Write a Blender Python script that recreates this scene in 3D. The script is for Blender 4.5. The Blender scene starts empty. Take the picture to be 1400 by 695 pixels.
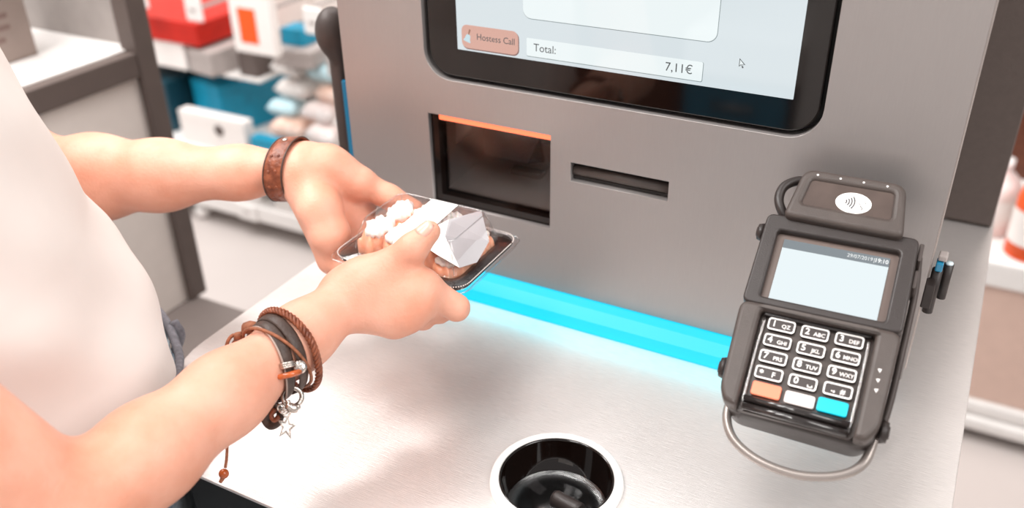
import bpy, bmesh, math, random
import numpy as np
from mathutils import Vector, Matrix

random.seed(7); np.random.seed(7)
scene = bpy.context.scene
COL = scene.collection

# ------------------------------------------------------------------ camera
F = 1240.0; CX, CY = 700.0, 347.5
_n = np.array([34, 2153, F]); _n /= np.linalg.norm(_n)
_vx = 760.0; _v3 = np.array([_vx, -(F * F + 34 * _vx) / 2153, F]); _v3 /= np.linalg.norm(_v3)
_Y = _v3; _Z = -_n; _X = np.cross(_Y, _Z)
RW = np.stack([_X, _Y, _Z])            # world = RW @ (right, down, forward)
CAM = np.array([0.0, 0.0, 1.35])       # eye height
cam_data = bpy.data.cameras.new('camera')
cam = bpy.data.objects.new('camera', cam_data); COL.objects.link(cam)
_m = np.eye(4); _m[:3, 0] = RW[:, 0]; _m[:3, 1] = -RW[:, 1]; _m[:3, 2] = -RW[:, 2]; _m[:3, 3] = CAM
cam.matrix_world = Matrix(_m.tolist())
cam_data.sensor_width = 36; cam_data.lens = 36 * F / 1400
cam_data.clip_start = 0.02
cam_data.dof.use_dof = True; cam_data.dof.focus_distance = 0.645; cam_data.dof.aperture_fstop = 4.4
scene.camera = cam

# ------------------------------------------------------------------ world, lamps, exposure
scene.view_settings.view_transform = 'Standard'
scene.view_settings.look = 'None'
scene.view_settings.gamma = 1
scene.view_settings.use_curve_mapping = False
scene.view_settings.exposure = 0.16
w = bpy.data.worlds.new('world'); scene.world = w; w.use_nodes = True
w.node_tree.nodes['Background'].inputs[0].default_value = (1.0, 0.972, 0.955, 1)
w.node_tree.nodes['Background'].inputs[1].default_value = 0.56

def area(name, loc, target, size, size_y, power, col=(1, 0.975, 0.955)):
    l = bpy.data.lights.new(name, 'AREA'); l.shape = 'RECTANGLE'; l.size = size; l.size_y = size_y
    l.energy = power; l.color = col
    o = bpy.data.objects.new(name, l); COL.objects.link(o); o.location = loc
    o.rotation_euler = (Vector(target) - Vector(loc)).to_track_quat('-Z', 'Y').to_euler()
    return o
area('ceiling_lamp_key', (-1.35, -0.15, 3.0), (-0.3, 0.5, 0.95), 0.35, 1.1, 38)
area('ceiling_lamp_aisle', (-2.1, 0.9, 3.1), (-1.9, 2.0, 0.3), 0.5, 1.6, 60)
area('fill_light_right', (1.5, 0.1, 2.7), (-0.9, 0.6, 0.6), 0.9, 1.6, 36)  # added fill light, lifts the surfaces that face right
area('fill_light_rear', (-0.6, -0.75, 3.1), (-0.6, -1.4, 0.0), 0.5, 1.6, 34)  # added to brighten the furniture mirrored in the touchscreen
area('fill_light_cabinet', (-0.35, 1.75, 3.1), (-1.1, 0.9, 0.4), 0.5, 1.6, 40)  # added to brighten the left cabinet's lower panel

# ------------------------------------------------------------------ pixel -> place helpers
def ray(px, py): return RW @ np.array([(px - CX) / F, (py - CY) / F, 1.0])
def at(px, py, d): return CAM + ray(px, py) * d
def onz(px, py, z):
    r = ray(px, py); return CAM + r * ((z - CAM[2]) / r[2])
def ony(px, py, y):
    r = ray(px, py); return CAM + r * (y / r[1])

# ------------------------------------------------------------------ materials
def srgb(r, g, b):
    def c(v):
        v /= 255.0
        return v / 12.92 if v <= 0.04045 else ((v + 0.055) / 1.055) ** 2.4
    return (c(r), c(g), c(b), 1)
MATS = {}
def mat(name, col, rough=0.5, metal=0.0, var=0.06, scale=40, bump=0.0, bscale=200, stretch=None,
        emit=None, estr=0.0, trans=0.0, ior=1.45, sss=0.0, coat=0.0, spec=0.5, col2=None, aniso=0.0, alpha=1.0):
    if name in MATS: return MATS[name]
    m = bpy.data.materials.new(name); m.use_nodes = True
    nt = m.node_tree; b = nt.nodes['Principled BSDF']; N = nt.nodes.new; L = nt.links.new
    c = srgb(*col)
    tc = N('ShaderNodeTexCoord'); mp = N('ShaderNodeMapping'); L(tc.outputs['Object'], mp.inputs[0])
    if stretch: mp.inputs['Scale'].default_value = stretch
    nz = N('ShaderNodeTexNoise'); nz.inputs['Scale'].default_value = scale; nz.inputs['Detail'].default_value = 4
    L(mp.outputs[0], nz.inputs['Vector'])
    rp = N('ShaderNodeValToRGB'); rp.color_ramp.elements[0].position = 0.3; rp.color_ramp.elements[1].position = 0.7
    lo = [max(0, v * (1 - var)) for v in c[:3]] + [1]
    hi = list(srgb(*col2)) if col2 else [min(1, v * (1 + var)) for v in c[:3]] + [1]
    rp.color_ramp.elements[0].color = lo; rp.color_ramp.elements[1].color = hi
    L(nz.outputs['Fac'], rp.inputs[0]); L(rp.outputs[0], b.inputs['Base Color'])
    b.inputs['Roughness'].default_value = rough; b.inputs['Metallic'].default_value = metal
    b.inputs['IOR'].default_value = ior; b.inputs['Transmission Weight'].default_value = trans
    b.inputs['Coat Weight'].default_value = coat; b.inputs['Specular IOR Level'].default_value = spec
    b.inputs['Anisotropic'].default_value = aniso; b.inputs['Alpha'].default_value = alpha
    if sss:
        b.inputs['Subsurface Weight'].default_value = sss
        b.inputs['Subsurface Radius'].default_value = (1.0, 0.35, 0.2); b.inputs['Subsurface Scale'].default_value = 0.006
    if emit:
        b.inputs['Emission Color'].default_value = srgb(*emit); b.inputs['Emission Strength'].default_value = estr
    if bump:
        n2 = N('ShaderNodeTexNoise'); n2.inputs['Scale'].default_value = bscale; n2.inputs['Detail'].default_value = 3
        L(mp.outputs[0], n2.inputs['Vector'])
        bp = N('ShaderNodeBump'); bp.inputs['Strength'].default_value = bump; bp.inputs['Distance'].default_value = 0.001
        L(n2.outputs['Fac'], bp.inputs['Height']); L(bp.outputs[0], b.inputs['Normal'])
    MATS[name] = m
    return m

def thin_clear(name, tint=(255, 255, 255), gloss=0.08, rough=0.05):
    m = bpy.data.materials.new(name); m.use_nodes = True
    nt = m.node_tree; nt.nodes.clear(); N = nt.nodes.new; L = nt.links.new
    out = N('ShaderNodeOutputMaterial'); mx = N('ShaderNodeMixShader'); tr = N('ShaderNodeBsdfTransparent')
    gl = N('ShaderNodeBsdfGlossy'); fr = N('ShaderNodeFresnel'); fr.inputs[0].default_value = 1.28
    ad = N('ShaderNodeMath'); ad.operation = 'ADD'; ad.inputs[1].default_value = gloss
    nz = N('ShaderNodeTexNoise'); nz.inputs['Scale'].default_value = 60
    bp = N('ShaderNodeBump'); bp.inputs['Strength'].default_value = 0.15; bp.inputs['Distance'].default_value = 0.001
    L(nz.outputs['Fac'], bp.inputs['Height']); L(bp.outputs[0], gl.inputs['Normal'])
    tr.inputs[0].default_value = srgb(*tint); gl.inputs['Roughness'].default_value = rough
    mn = N('ShaderNodeMath'); mn.operation = 'MINIMUM'; mn.inputs[1].default_value = gloss + 0.2
    L(fr.outputs[0], ad.inputs[0]); L(ad.outputs[0], mn.inputs[0]); L(mn.outputs[0], mx.inputs[0]); L(tr.outputs[0], mx.inputs[1]); L(gl.outputs[0], mx.inputs[2])
    L(mx.outputs[0], out.inputs[0])
    return m

def brushed(name, col, rough, axis_scale, metal=1.0, bump=0.12, var=0.04):
    """Brushed sheet metal: fine streaks in roughness, colour and relief along one axis."""
    m = mat(name, col, rough, metal, var=var, scale=30, stretch=axis_scale, bump=bump, bscale=30)
    nt = m.node_tree; b = nt.nodes['Principled BSDF']
    n2 = nt.nodes.new('ShaderNodeTexNoise'); n2.inputs['Scale'].default_value = 14; n2.inputs['Detail'].default_value = 5
    mp = [n for n in nt.nodes if n.type == 'MAPPING'][0]
    nt.links.new(mp.outputs[0], n2.inputs['Vector'])
    mr = nt.nodes.new('ShaderNodeMapRange'); mr.inputs['To Min'].default_value = rough - 0.05; mr.inputs['To Max'].default_value = rough + 0.07
    nt.links.new(n2.outputs['Fac'], mr.inputs['Value']); nt.links.new(mr.outputs[0], b.inputs['Roughness'])
    return m

M_steel = brushed('brushed_steel_top', (228, 222, 219), 0.39, (3, 60, 60), metal=0.66, bump=0.2, var=0.07)
M_panel = brushed('grey_panel_metal', (164, 158, 156), 0.42, (60, 60, 3), metal=0.65, bump=0.012, var=0.015)
M_panel_edge = mat('panel_edge_light', (190, 180, 175), 0.4, 0.6)
M_black = mat('black_plastic', (34, 30, 29), 0.42, bump=0.1, bscale=900)
M_blackgloss = mat('black_gloss', (16, 9, 7), 0.06, coat=0.1, spec=0.5)
M_recess = mat('recess_black', (12, 10, 9), 0.5)
M_darkmetal = mat('dark_housing', (72, 63, 60), 0.5, 0.2, bump=0.1)
M_term = mat('terminal_shell', (74, 65, 61), 0.4, var=0.08, scale=90, bump=0.25, bscale=1500)
M_termdk = mat('terminal_dark', (50, 43, 41), 0.36, var=0.08, bump=0.2, bscale=1500)
M_termglossy = mat('terminal_gloss', (40, 35, 34), 0.1, coat=0.5)
M_white = mat('white_enamel', (238, 234, 231), 0.45, var=0.02)
M_offwhite = mat('off_white_board', (226, 216, 209), 0.6, var=0.02)
M_floor = mat('pale_floor_tiles', (202, 193, 189), 0.35, var=0.03, scale=3)
M_frame = mat('brown_grey_frame', (96, 84, 79), 0.55, var=0.05)
M_bench = mat('grey_bench_laminate', (112, 102, 98), 0.6, var=0.03)
M_skin = mat('skin', (226, 157, 130), 0.46, var=0.07, scale=28, bump=0.3, bscale=420, sss=0.18, col2=(233, 176, 153), spec=0.4)
M_nail = mat('fingernail', (240, 178, 160), 0.25, sss=0.1, coat=0.3)
M_shirt = mat('white_cotton', (230, 220, 214), 0.85, var=0.015, scale=25, bump=0.15, bscale=50)
M_denim = mat('washed_denim', (96, 116, 132), 0.85, var=0.35, scale=70, bump=0.4, bscale=800, col2=(176, 184, 190))
M_denimseam = mat('denim_seam', (116, 114, 120), 0.85, var=0.3, scale=200, bump=0.4, bscale=900)
M_hair = mat('brown_hair', (92, 62, 46), 0.5, var=0.3, scale=60, stretch=(8, 8, 1), bump=0.4, bscale=80)
M_shoe = mat('white_shoe', (226, 222, 218), 0.6)
M_leather = mat('brown_leather', (122, 58, 34), 0.35, var=0.35, scale=160, bump=0.7, bscale=350, col2=(150, 84, 56))
M_leatherdk = mat('dark_leather', (70, 54, 47), 0.45, var=0.25, scale=150, bump=0.4, bscale=500)
M_leatheredge = mat('leather_raw_edge', (168, 148, 138), 0.7, var=0.2)
M_cord = mat('waxed_cord', (150, 92, 64), 0.6, var=0.3, scale=300, bump=0.5, bscale=900)
M_silver = mat('antique_silver', (196, 186, 178), 0.25, 1.0, var=0.2, scale=200, bump=0.3, bscale=700)
M_amber = mat('amber_wood', (178, 84, 34), 0.18, var=0.3, scale=150, coat=0.5)
M_tray = mat('black_tray_plastic', (36, 28, 26), 0.25, coat=0.3)
M_clear = thin_clear('clear_plastic_lid', (252, 250, 250), 0.03, 0.06)
M_glass = thin_clear('scanner_glass', (225, 220, 218), 0.05, 0.02)
M_salmon = mat('salmon_flesh', (255, 172, 132), 0.3, var=0.12, scale=150, sss=0.2, col2=(250, 190, 160), bump=0.5, bscale=160, coat=0.3)
M_rice = mat('white_topping', (250, 240, 232), 0.45, var=0.05, scale=120, sss=0.2, bump=0.6, bscale=260, col2=(255, 250, 246))
M_paper = mat('white_paper_label', (250, 246, 242), 0.6, var=0.02)
M_papergrey = mat('grey_paper_sticker', (182, 178, 180), 0.55, var=0.03)
M_print = mat('dark_print', (60, 58, 60), 0.6)
M_whiteprint = mat('white_key_print', (245, 240, 236), 0.5)
M_ledcyan = mat('cyan_light_bar', (0, 70, 90), 0.5, emit=(0, 214, 248), estr=0.95)
M_ledred = mat('red_light_bar', (255, 150, 110), 0.3, emit=(255, 108, 70), estr=1.25)
M_screen = mat('display_white', (30, 30, 30), 0.04, emit=(214, 224, 228), estr=0.9, var=0)
M_screenfield = mat('display_field', (30, 30, 30), 0.04, emit=(232, 241, 242), estr=0.92, var=0)
M_screenline = mat('display_shadow', (30, 30, 30), 0.04, emit=(150, 164, 166), estr=0.75, var=0)
M_screentext = mat('display_text', (20, 20, 20), 0.1, emit=(96, 100, 102), estr=0.7, var=0)
M_hostess = mat('display_button', (40, 20, 20), 0.06, emit=(226, 180, 165), estr=0.78, var=0)
M_hostessdk = mat('display_button_shadow', (40, 20, 20), 0.06, emit=(150, 120, 112), estr=0.7, var=0)
M_bell = mat('display_bell', (40, 40, 40), 0.06, emit=(205, 232, 240), estr=0.8, var=0)
M_bellhandle = mat('display_bell_handle', (40, 30, 20), 0.06, emit=(168, 128, 110), estr=0.7, var=0)
M_tscreen = mat('terminal_display', (20, 20, 20), 0.08, emit=(232, 243, 246), estr=0.9, var=0)
M_tbar = mat('terminal_status_bar', (20, 20, 20), 0.08, emit=(160, 170, 176), estr=0.6, var=0)
M_tglyph = mat('terminal_status_text', (20, 20, 20), 0.1, emit=(250, 252, 252), estr=0.9, var=0)
M_keyred = mat('key_orange_red', (244, 132, 100), 0.35, var=0.03)
M_keywhite = mat('key_white', (226, 214, 210), 0.35, var=0.03)
M_keycyan = mat('key_cyan', (0, 190, 214), 0.35, var=0.03)
M_bluegloss = mat('blue_cap', (20, 130, 170), 0.12, coat=0.6)
M_red = mat('carton_red', (196, 30, 12), 0.5, var=0.1)
M_orange = mat('carton_orange', (244, 92, 24), 0.5)
M_teal = mat('carton_teal', (8, 142, 176), 0.45, var=0.1)
M_tealdk = mat('carton_dark_teal', (18, 62, 76), 0.5)
M_cgrey = mat('carton_grey', (176, 166, 162), 0.6)
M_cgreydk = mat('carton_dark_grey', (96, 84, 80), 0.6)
M_cwhite = mat('carton_white', (244, 238, 234), 0.55, var=0.02)
M_cpink = mat('packet_pink_white', (246, 226, 220), 0.4, var=0.1, scale=30, col2=(252, 246, 244))
M_cpeach = mat('packet_peach', (244, 196, 172), 0.4, var=0.15, scale=30, col2=(250, 226, 214))
M_cblue = mat('packet_pale_blue', (196, 226, 234), 0.4)
M_beige = mat('beige_panel', (216, 186, 172), 0.6, var=0.03)
M_brown = mat('brown_wood', (92, 48, 30), 0.5, var=0.2, scale=10, stretch=(1, 1, 8))

# ------------------------------------------------------------------ object helpers
def tag(o, label=None, cat=None, group=None, kind=None):
    if label: o['label'] = label
    if cat: o['category'] = cat
    if group: o['group'] = group
    if kind: o['kind'] = kind
    return o
def empty(name, loc=(0, 0, 0), label=None, cat=None, group=None):
    o = bpy.data.objects.new(name, None); COL.objects.link(o); o.location = loc; o.empty_display_size = 0.02
    return tag(o, label, cat, group)
LOCAL = set()                          # things whose parts are given in the thing's own axes
def root_of(o):
    while o.parent: o = o.parent
    return o
def link(name, me, m=None, parent=None, smooth=False):
    o = bpy.data.objects.new(name, me); COL.objects.link(o)
    if m is not None:
        me.materials.clear(); me.materials.append(m)
    if parent is not None:
        o.parent = parent
        # parts are given in world coordinates unless local() placed them
        if root_of(parent).name not in LOCAL:
            mw = world_of(parent); o.matrix_parent_inverse = mw.inverted()
    if smooth:
        me.polygons.foreach_set('use_smooth', [True] * len(me.polygons))
    return o
def world_of(o):
    m = o.matrix_basis.copy()
    if o.parent: m = world_of(o.parent) @ o.matrix_parent_inverse @ m
    return m
def from_bm(name, bm, m=None, parent=None, smooth=False):
    bmesh.ops.recalc_face_normals(bm, faces=bm.faces)
    me = bpy.data.meshes.new(name); bm.to_mesh(me); bm.free()
    return link(name, me, m, parent, smooth)
def bbox_bm(bm, lo, hi, bev=0.0, seg=2, rot=None, at_=None):
    lo, hi = np.array(lo, float), np.array(hi, float); c = (lo + hi) / 2; s = hi - lo
    r = bmesh.ops.create_cube(bm, size=1.0); vs = r['verts']
    for v in vs: v.co = Vector((v.co.x * s[0], v.co.y * s[1], v.co.z * s[2]))
    if bev > 0:
        es = set(e for v in vs for e in v.link_edges)
        rb = bmesh.ops.bevel(bm, geom=list(es), offset=min(bev, min(s) * 0.49), segments=seg, affect='EDGES', profile=0.5)
        vs = list({v for f in rb['faces'] for v in f.verts} | {v for v in vs if v.is_valid})
        # collect whole island
        stack = list(vs); seen = set(vs)
        while stack:
            v = stack.pop()
            for e in v.link_edges:
                o2 = e.other_vert(v)
                if o2 not in seen: seen.add(o2); stack.append(o2)
        vs = list(seen)
    mt = Matrix.Translation(Vector(c.tolist()))
    if rot is not None: mt = mt @ rot
    for v in vs: v.co = mt @ v.co
    return vs
def box(name, lo, hi, m, parent=None, bev=0.002, seg=2, smooth=False):
    bm = bmesh.new(); bbox_bm(bm, lo, hi, bev, seg); return from_bm(name, bm, m, parent, smooth)
def frames(pts, closed=False):
    P = np.array(pts, float); n = len(P)
    T = np.zeros_like(P)
    for i in range(n):
        a = P[(i - 1) % n] if (closed or i > 0) else P[i]; b = P[(i + 1) % n] if (closed or i < n - 1) else P[i]
        T[i] = (b - a) / (np.linalg.norm(b - a) + 1e-12)
    u = np.cross(T[0], [0, 0, 1.0])
    if np.linalg.norm(u) < 1e-3: u = np.cross(T[0], [1.0, 0, 0])
    u /= np.linalg.norm(u); U = [u]
    for i in range(1, n):
        u = U[-1] - T[i] * (U[-1] @ T[i]); u /= np.linalg.norm(u); U.append(u)
    U = np.array(U); V = np.cross(T, U)
    return P, T, U, V
def sweep_bm(bm, pts, rad, seg=10, closed=False, flat=1.0, ups=None, caps=True):
    P, T, U, V = frames(pts, closed); n = len(P)
    if ups is not None:
        U = np.array(ups, float); U = U - T * np.sum(U * T, 1)[:, None]; U /= np.linalg.norm(U, axis=1)[:, None]; V = np.cross(T, U)
    rad = np.full(n, rad) if np.isscalar(rad) else np.array(rad)
    rings = []
    for i in range(n):
        ring = []
        for k in range(seg):
            a = 2 * math.pi * k / seg
            p = P[i] + (U[i] * math.cos(a) * flat + V[i] * math.sin(a)) * rad[i]
            ring.append(bm.verts.new(p))
        rings.append(ring)
    m_ = n if closed else n - 1
    for i in range(m_):
        A, B = rings[i], rings[(i + 1) % n]
        for k in range(seg): bm.faces.new((A[k], A[(k + 1) % seg], B[(k + 1) % seg], B[k]))
    if not closed and caps:
        bm.faces.new(rings[0][::-1]); bm.faces.new(rings[-1])
def tube(name, pts, rad, m, parent=None, seg=10, closed=False, flat=1.0, ups=None):
    bm = bmesh.new(); sweep_bm(bm, pts, rad, seg, closed, flat, ups); return from_bm(name, bm, m, parent, True)
def smooth_path(pts, n=40, closed=False):
    P = [np.array(p, float) for p in pts]; out = []; k = len(P)
    segs = k if closed else k - 1; per = max(2, n // segs)
    for i in range(segs):
        p0 = P[(i - 1) % k] if (closed or i > 0) else 2 * P[0] - P[1]; p1 = P[i]; p2 = P[(i + 1) % k]
        p3 = P[(i + 2) % k] if (closed or i + 2 < k) else 2 * P[-1] - P[-2]
        for j in range(per):
            t = j / per
            out.append(0.5 * ((2 * p1) + (-p0 + p2) * t + (2 * p0 - 5 * p1 + 4 * p2 - p3) * t * t + (-p0 + 3 * p1 - 3 * p2 + p3) * t ** 3))
    if not closed: out.append(P[-1])
    return out
def lathe(name, prof, m, parent=None, center=(0, 0, 0), seg=64, smooth=True):
    bm = bmesh.new(); rings = []
    for (r, z) in prof:
        rings.append([bm.verts.new((center[0] + r * math.cos(2 * math.pi * k / seg), center[1] + r * math.sin(2 * math.pi * k / seg), center[2] + z)) for k in range(seg)])
    for A, B in zip(rings[:-1], rings[1:]):
        for k in range(seg): bm.faces.new((A[k], A[(k + 1) % seg], B[(k + 1) % seg], B[k]))
    return from_bm(name, bm, m, parent, smooth)
def rrect(x0, y0, x1, y1, r, seg=6):
    pts = []
    for cx, cy, a0 in ((x1 - r, y1 - r, 0), (x0 + r, y1 - r, 90), (x0 + r, y0 + r, 180), (x1 - r, y0 + r, 270)):
        for k in range(seg + 1):
            a = math.radians(a0 + 90 * k / seg); pts.append((cx + r * math.cos(a), cy + r * math.sin(a)))
    return pts
def rpoly(pts, r, seg=5):
    """Polygon with rounded corners."""
    out = []; n = len(pts)
    for i in range(n):
        p = np.array(pts[i], float); a = np.array(pts[i - 1], float); b = np.array(pts[(i + 1) % n], float)
        rr = r[i] if isinstance(r, (list, tuple)) else r
        ua = (a - p) / np.linalg.norm(a - p); ub = (b - p) / np.linalg.norm(b - p)
        A = p + ua * rr; B = p + ub * rr
        for k in range(seg + 1):
            t = k / seg; out.append(tuple((1 - t) ** 2 * A + 2 * t * (1 - t) * p + t * t * B))
    return out
def eval_mesh(o):
    dg = bpy.context.evaluated_depsgraph_get(); dg.update()
    me = bpy.data.meshes.new_from_object(o.evaluated_get(dg)); return me
def plate_mesh(loops, w0, w1, bev=0.0):
    """Flat shape (outer outline + holes) in local xy, between heights w0 and w1."""
    cu = bpy.data.curves.new('c', 'CURVE'); cu.dimensions = '2D'; cu.fill_mode = 'BOTH'
    for lp in loops:
        s = cu.splines.new('POLY'); s.points.add(len(lp) - 1); s.use_cyclic_u = True
        for p, q in zip(s.points, lp): p.co = (q[0], q[1], 0, 1)
    b = min(bev, abs(w1 - w0) * 0.49)
    cu.extrude = abs(w1 - w0) / 2 - b; cu.bevel_depth = b; cu.bevel_resolution = 2; cu.offset = -b
    o = bpy.data.objects.new('c', cu); COL.objects.link(o)
    me = eval_mesh(o); bpy.data.objects.remove(o); bpy.data.curves.remove(cu)
    me.transform(Matrix.Translation((0, 0, (w0 + w1) / 2)))
    return me
ROTP = Matrix.Rotation(math.pi / 2, 4, 'X')       # local xy -> world xz, facing -Y
def plate(name, loops, w0, w1, m, parent=None, bev=0.0, xf=None):
    me = plate_mesh(loops, w0, w1, bev)
    if xf is not None: me.transform(xf)
    return link(name, me, m, parent)
def wallplate(name, loops, y, depth, m, parent=None, bev=0.0):
    """Plate facing -Y whose front face lies at world y; loops are (x, z)."""
    return plate(name, loops, -depth, 0, m, parent, bev, Matrix.Translation((0, y, 0)) @ ROTP)
def text_mesh(s, size, depth=0.0002, align='CENTER', offset=0.0):
    cu = bpy.data.curves.new('t', 'FONT'); cu.body = s; cu.size = size; cu.extrude = depth; cu.align_x = align; cu.align_y = 'CENTER'
    cu.offset = offset; cu.resolution_u = 3
    o = bpy.data.objects.new('t', cu); COL.objects.link(o)
    me = eval_mesh(o); bpy.data.objects.remove(o); bpy.data.curves.remove(cu)
    return me
def text(name, s, size, xf, m, parent, depth=0.0002, align='CENTER', offset=0.0, sx=1.0):
    me = text_mesh(s, size, depth, align, offset); me.transform(xf @ Matrix.Diagonal((sx, 1, 1, 1)))
    return link(name, me, m, parent)

# ------------------------------------------------------------------ smooth implicit surfaces (surface nets)
def smin(a, b, k):
    h = np.clip(0.5 + 0.5 * (b - a) / k, 0, 1); return b * (1 - h) + a * h - k * h * (1 - h)
def cone(P, a, b, ra, rb):
    a = np.asarray(a); ab = np.asarray(b) - a; pa = P - a
    t = np.clip(pa @ ab / (ab @ ab), 0, 1)
    return np.linalg.norm(pa - t[:, None] * ab, axis=1) - (ra + (rb - ra) * t)
def chain(P, pts, rads, k=0.006):
    d = None
    for i in range(len(pts) - 1):
        e = cone(P, pts[i], pts[i + 1], rads[i], rads[i + 1]); d = e if d is None else smin(d, e, k)
    return d
def ellipsoid(P, c, r, R=None):
    q = P - np.asarray(c)
    if R is not None: q = q @ R
    r = np.asarray(r); k0 = np.linalg.norm(q / r, axis=1); k1 = np.linalg.norm(q / (r * r), axis=1) + 1e-9
    return k0 * (k0 - 1) / k1
def nets(fn, lo, hi, h, B=8):
    lo = np.array(lo); hi = np.array(hi); nb = np.ceil((hi - lo) / (h * B)).astype(int)
    n = nb * B + 1
    bi = np.stack(np.meshgrid(*[np.arange(k) for k in nb], indexing='ij'), -1).reshape(-1, 3)
    cen = lo + (bi + 0.5) * B * h
    dc = np.concatenate([fn(c) for c in np.array_split(cen, max(1, len(cen) // 200000))])
    act = np.abs(dc) < B * h * 1.25
    D = np.repeat(np.repeat(np.repeat(dc.reshape(nb), B, 0), B, 1), B, 2).astype(np.float32)
    D = np.pad(D, ((0, 1),) * 3, mode='edge')
    off = np.stack(np.meshgrid(*[np.arange(B + 1)] * 3, indexing='ij'), -1).reshape(-1, 3)
    ab = bi[act]
    for ch in np.array_split(ab, max(1, len(ab) // 400)):
        idx = (ch[:, None, :] * B + off[None]).reshape(-1, 3)
        v = fn(lo + idx * h)
        D[idx[:, 0], idx[:, 1], idx[:, 2]] = v
    S = D < 0
    c = S[:-1, :-1, :-1].astype(np.int8).copy()
    cnt = np.zeros(np.array(S.shape) - 1, np.int8)
    for i in (0, 1):
        for j in (0, 1):
            for k in (0, 1): cnt += S[i:S.shape[0] - 1 + i, j:S.shape[1] - 1 + j, k:S.shape[2] - 1 + k]
    cells = np.argwhere((cnt > 0) & (cnt < 8))
    vid = np.full(cnt.shape, -1, np.int32); vid[tuple(cells.T)] = np.arange(len(cells))
    acc = np.zeros((len(cells), 3)); num = np.zeros(len(cells))
    cor = [(i, j, k) for i in (0, 1) for j in (0, 1) for k in (0, 1)]
    for A in cor:
        for ax in range(3):
            if A[ax]: continue
            Bc = list(A); Bc[ax] = 1
            da = D[tuple((cells + A).T)]; db = D[tuple((cells + Bc).T)]
            mk = (da < 0) != (db < 0); t = np.where(mk, da / (da - db + 1e-20), 0)
            p = np.array(A, float)[None] + t[:, None] * (np.array(Bc) - np.array(A))[None]
            acc += np.where(mk[:, None], p, 0); num += mk
    V = lo + (cells + acc / num[:, None]) * h
    faces = []
    for ax in range(3):
        o1, o2 = [(1, 2), (2, 0), (0, 1)][ax]
        sl0 = [slice(1, -1)] * 3; sl1 = [slice(1, -1)] * 3
        sl0[ax] = slice(0, -1); sl1[ax] = slice(1, None)
        a, b = S[tuple(sl0)], S[tuple(sl1)]
        e = np.argwhere(a != b); base = e.copy(); 
        for q in (o1, o2): base[:, q] += 1
        neg = a[tuple(e.T)]
        def g(d1, d2):
            z = base.copy(); z[:, o1] -= d1; z[:, o2] -= d2; return vid[tuple(z.T)]
        q = np.stack([g(1, 1), g(0, 1), g(0, 0), g(1, 0)], 1)
        q[~neg] = q[~neg][:, ::-1]
        faces.append(q[(q >= 0).all(1)])
    return V, np.concatenate(faces)
def net_mesh(name, fn, lo, hi, h, relax=1):
    V, Fq = nets(fn, lo, hi, h)
    if relax:
        for _ in range(relax):
            s = np.zeros_like(V); c = np.zeros(len(V))
            for i in range(4):
                np.add.at(s, Fq[:, i], V[Fq[:, (i + 1) % 4]]); np.add.at(c, Fq[:, i], 1)
                np.add.at(s, Fq[:, i], V[Fq[:, (i - 1) % 4]]); np.add.at(c, Fq[:, i], 1)
            V = 0.5 * V + 0.5 * s / np.maximum(c, 1)[:, None]
    me = bpy.data.meshes.new(name)
    me.vertices.add(len(V)); me.vertices.foreach_set('co', V.astype(np.float32).ravel())
    me.loops.add(len(Fq) * 4); me.loops.foreach_set('vertex_index', Fq.astype(np.int32).ravel())
    me.polygons.add(len(Fq)); me.polygons.foreach_set('loop_start', np.arange(0, len(Fq) * 4, 4, dtype=np.int32))
    me.polygons.foreach_set('loop_total', np.full(len(Fq), 4, np.int32))
    me.polygons.foreach_set('use_smooth', np.ones(len(Fq), bool))
    me.update(); me.validate()
    return me

# ================================================================== the setting
ZT = 0.90                                # worktop height
YP = 0.618                               # plane of the kiosk's front panel
def struct(o): o['kind'] = 'structure'; return o
struct(box('floor', (-4.5, -3.2, -0.05), (3.0, 3.2, 0.0), M_floor, None, 0))
struct(box('wall_back', (-4.5, 3.1, 0.0), (3.0, 3.2, 3.2), M_offwhite, None, 0))

# ================================================================== checkout counter
ctr = empty('checkout_counter', (-0.25, 0.7, 0), 'brushed steel checkout counter with white glare and black base under the kiosk', 'counter')
outline = [(-0.538, 1.25), (-0.538, 0.405), (-0.436, 0.3135), (0.0485, 0.3135), (0.0485, 1.25)]
GR = np.array([-0.1958, 0.4228])        # cable opening centre
hole = [(GR[0] + 0.0425 * math.cos(2 * math.pi * k / 48), GR[1] + 0.0425 * math.sin(2 * math.pi * k / 48)) for k in range(48)]
plate('worktop', [rpoly(outline, [0.003, 0.03, 0.004, 0.003, 0.003]), hole], ZT - 0.0025, ZT, M_steel, ctr, 0.0006)
base_out = [(-0.536, 1.24), (-0.536, 0.407), (-0.4345, 0.3145), (0.0475, 0.3145), (0.0475, 1.24)]
hole2 = [(GR[0] + 0.046 * math.cos(2 * math.pi * k / 32), GR[1] + 0.046 * math.sin(2 * math.pi * k / 32)) for k in range(32)]
plate('base_cabinet', [base_out, hole2], 0.0, ZT - 0.0026, M_recess, ctr, 0.0)

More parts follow.
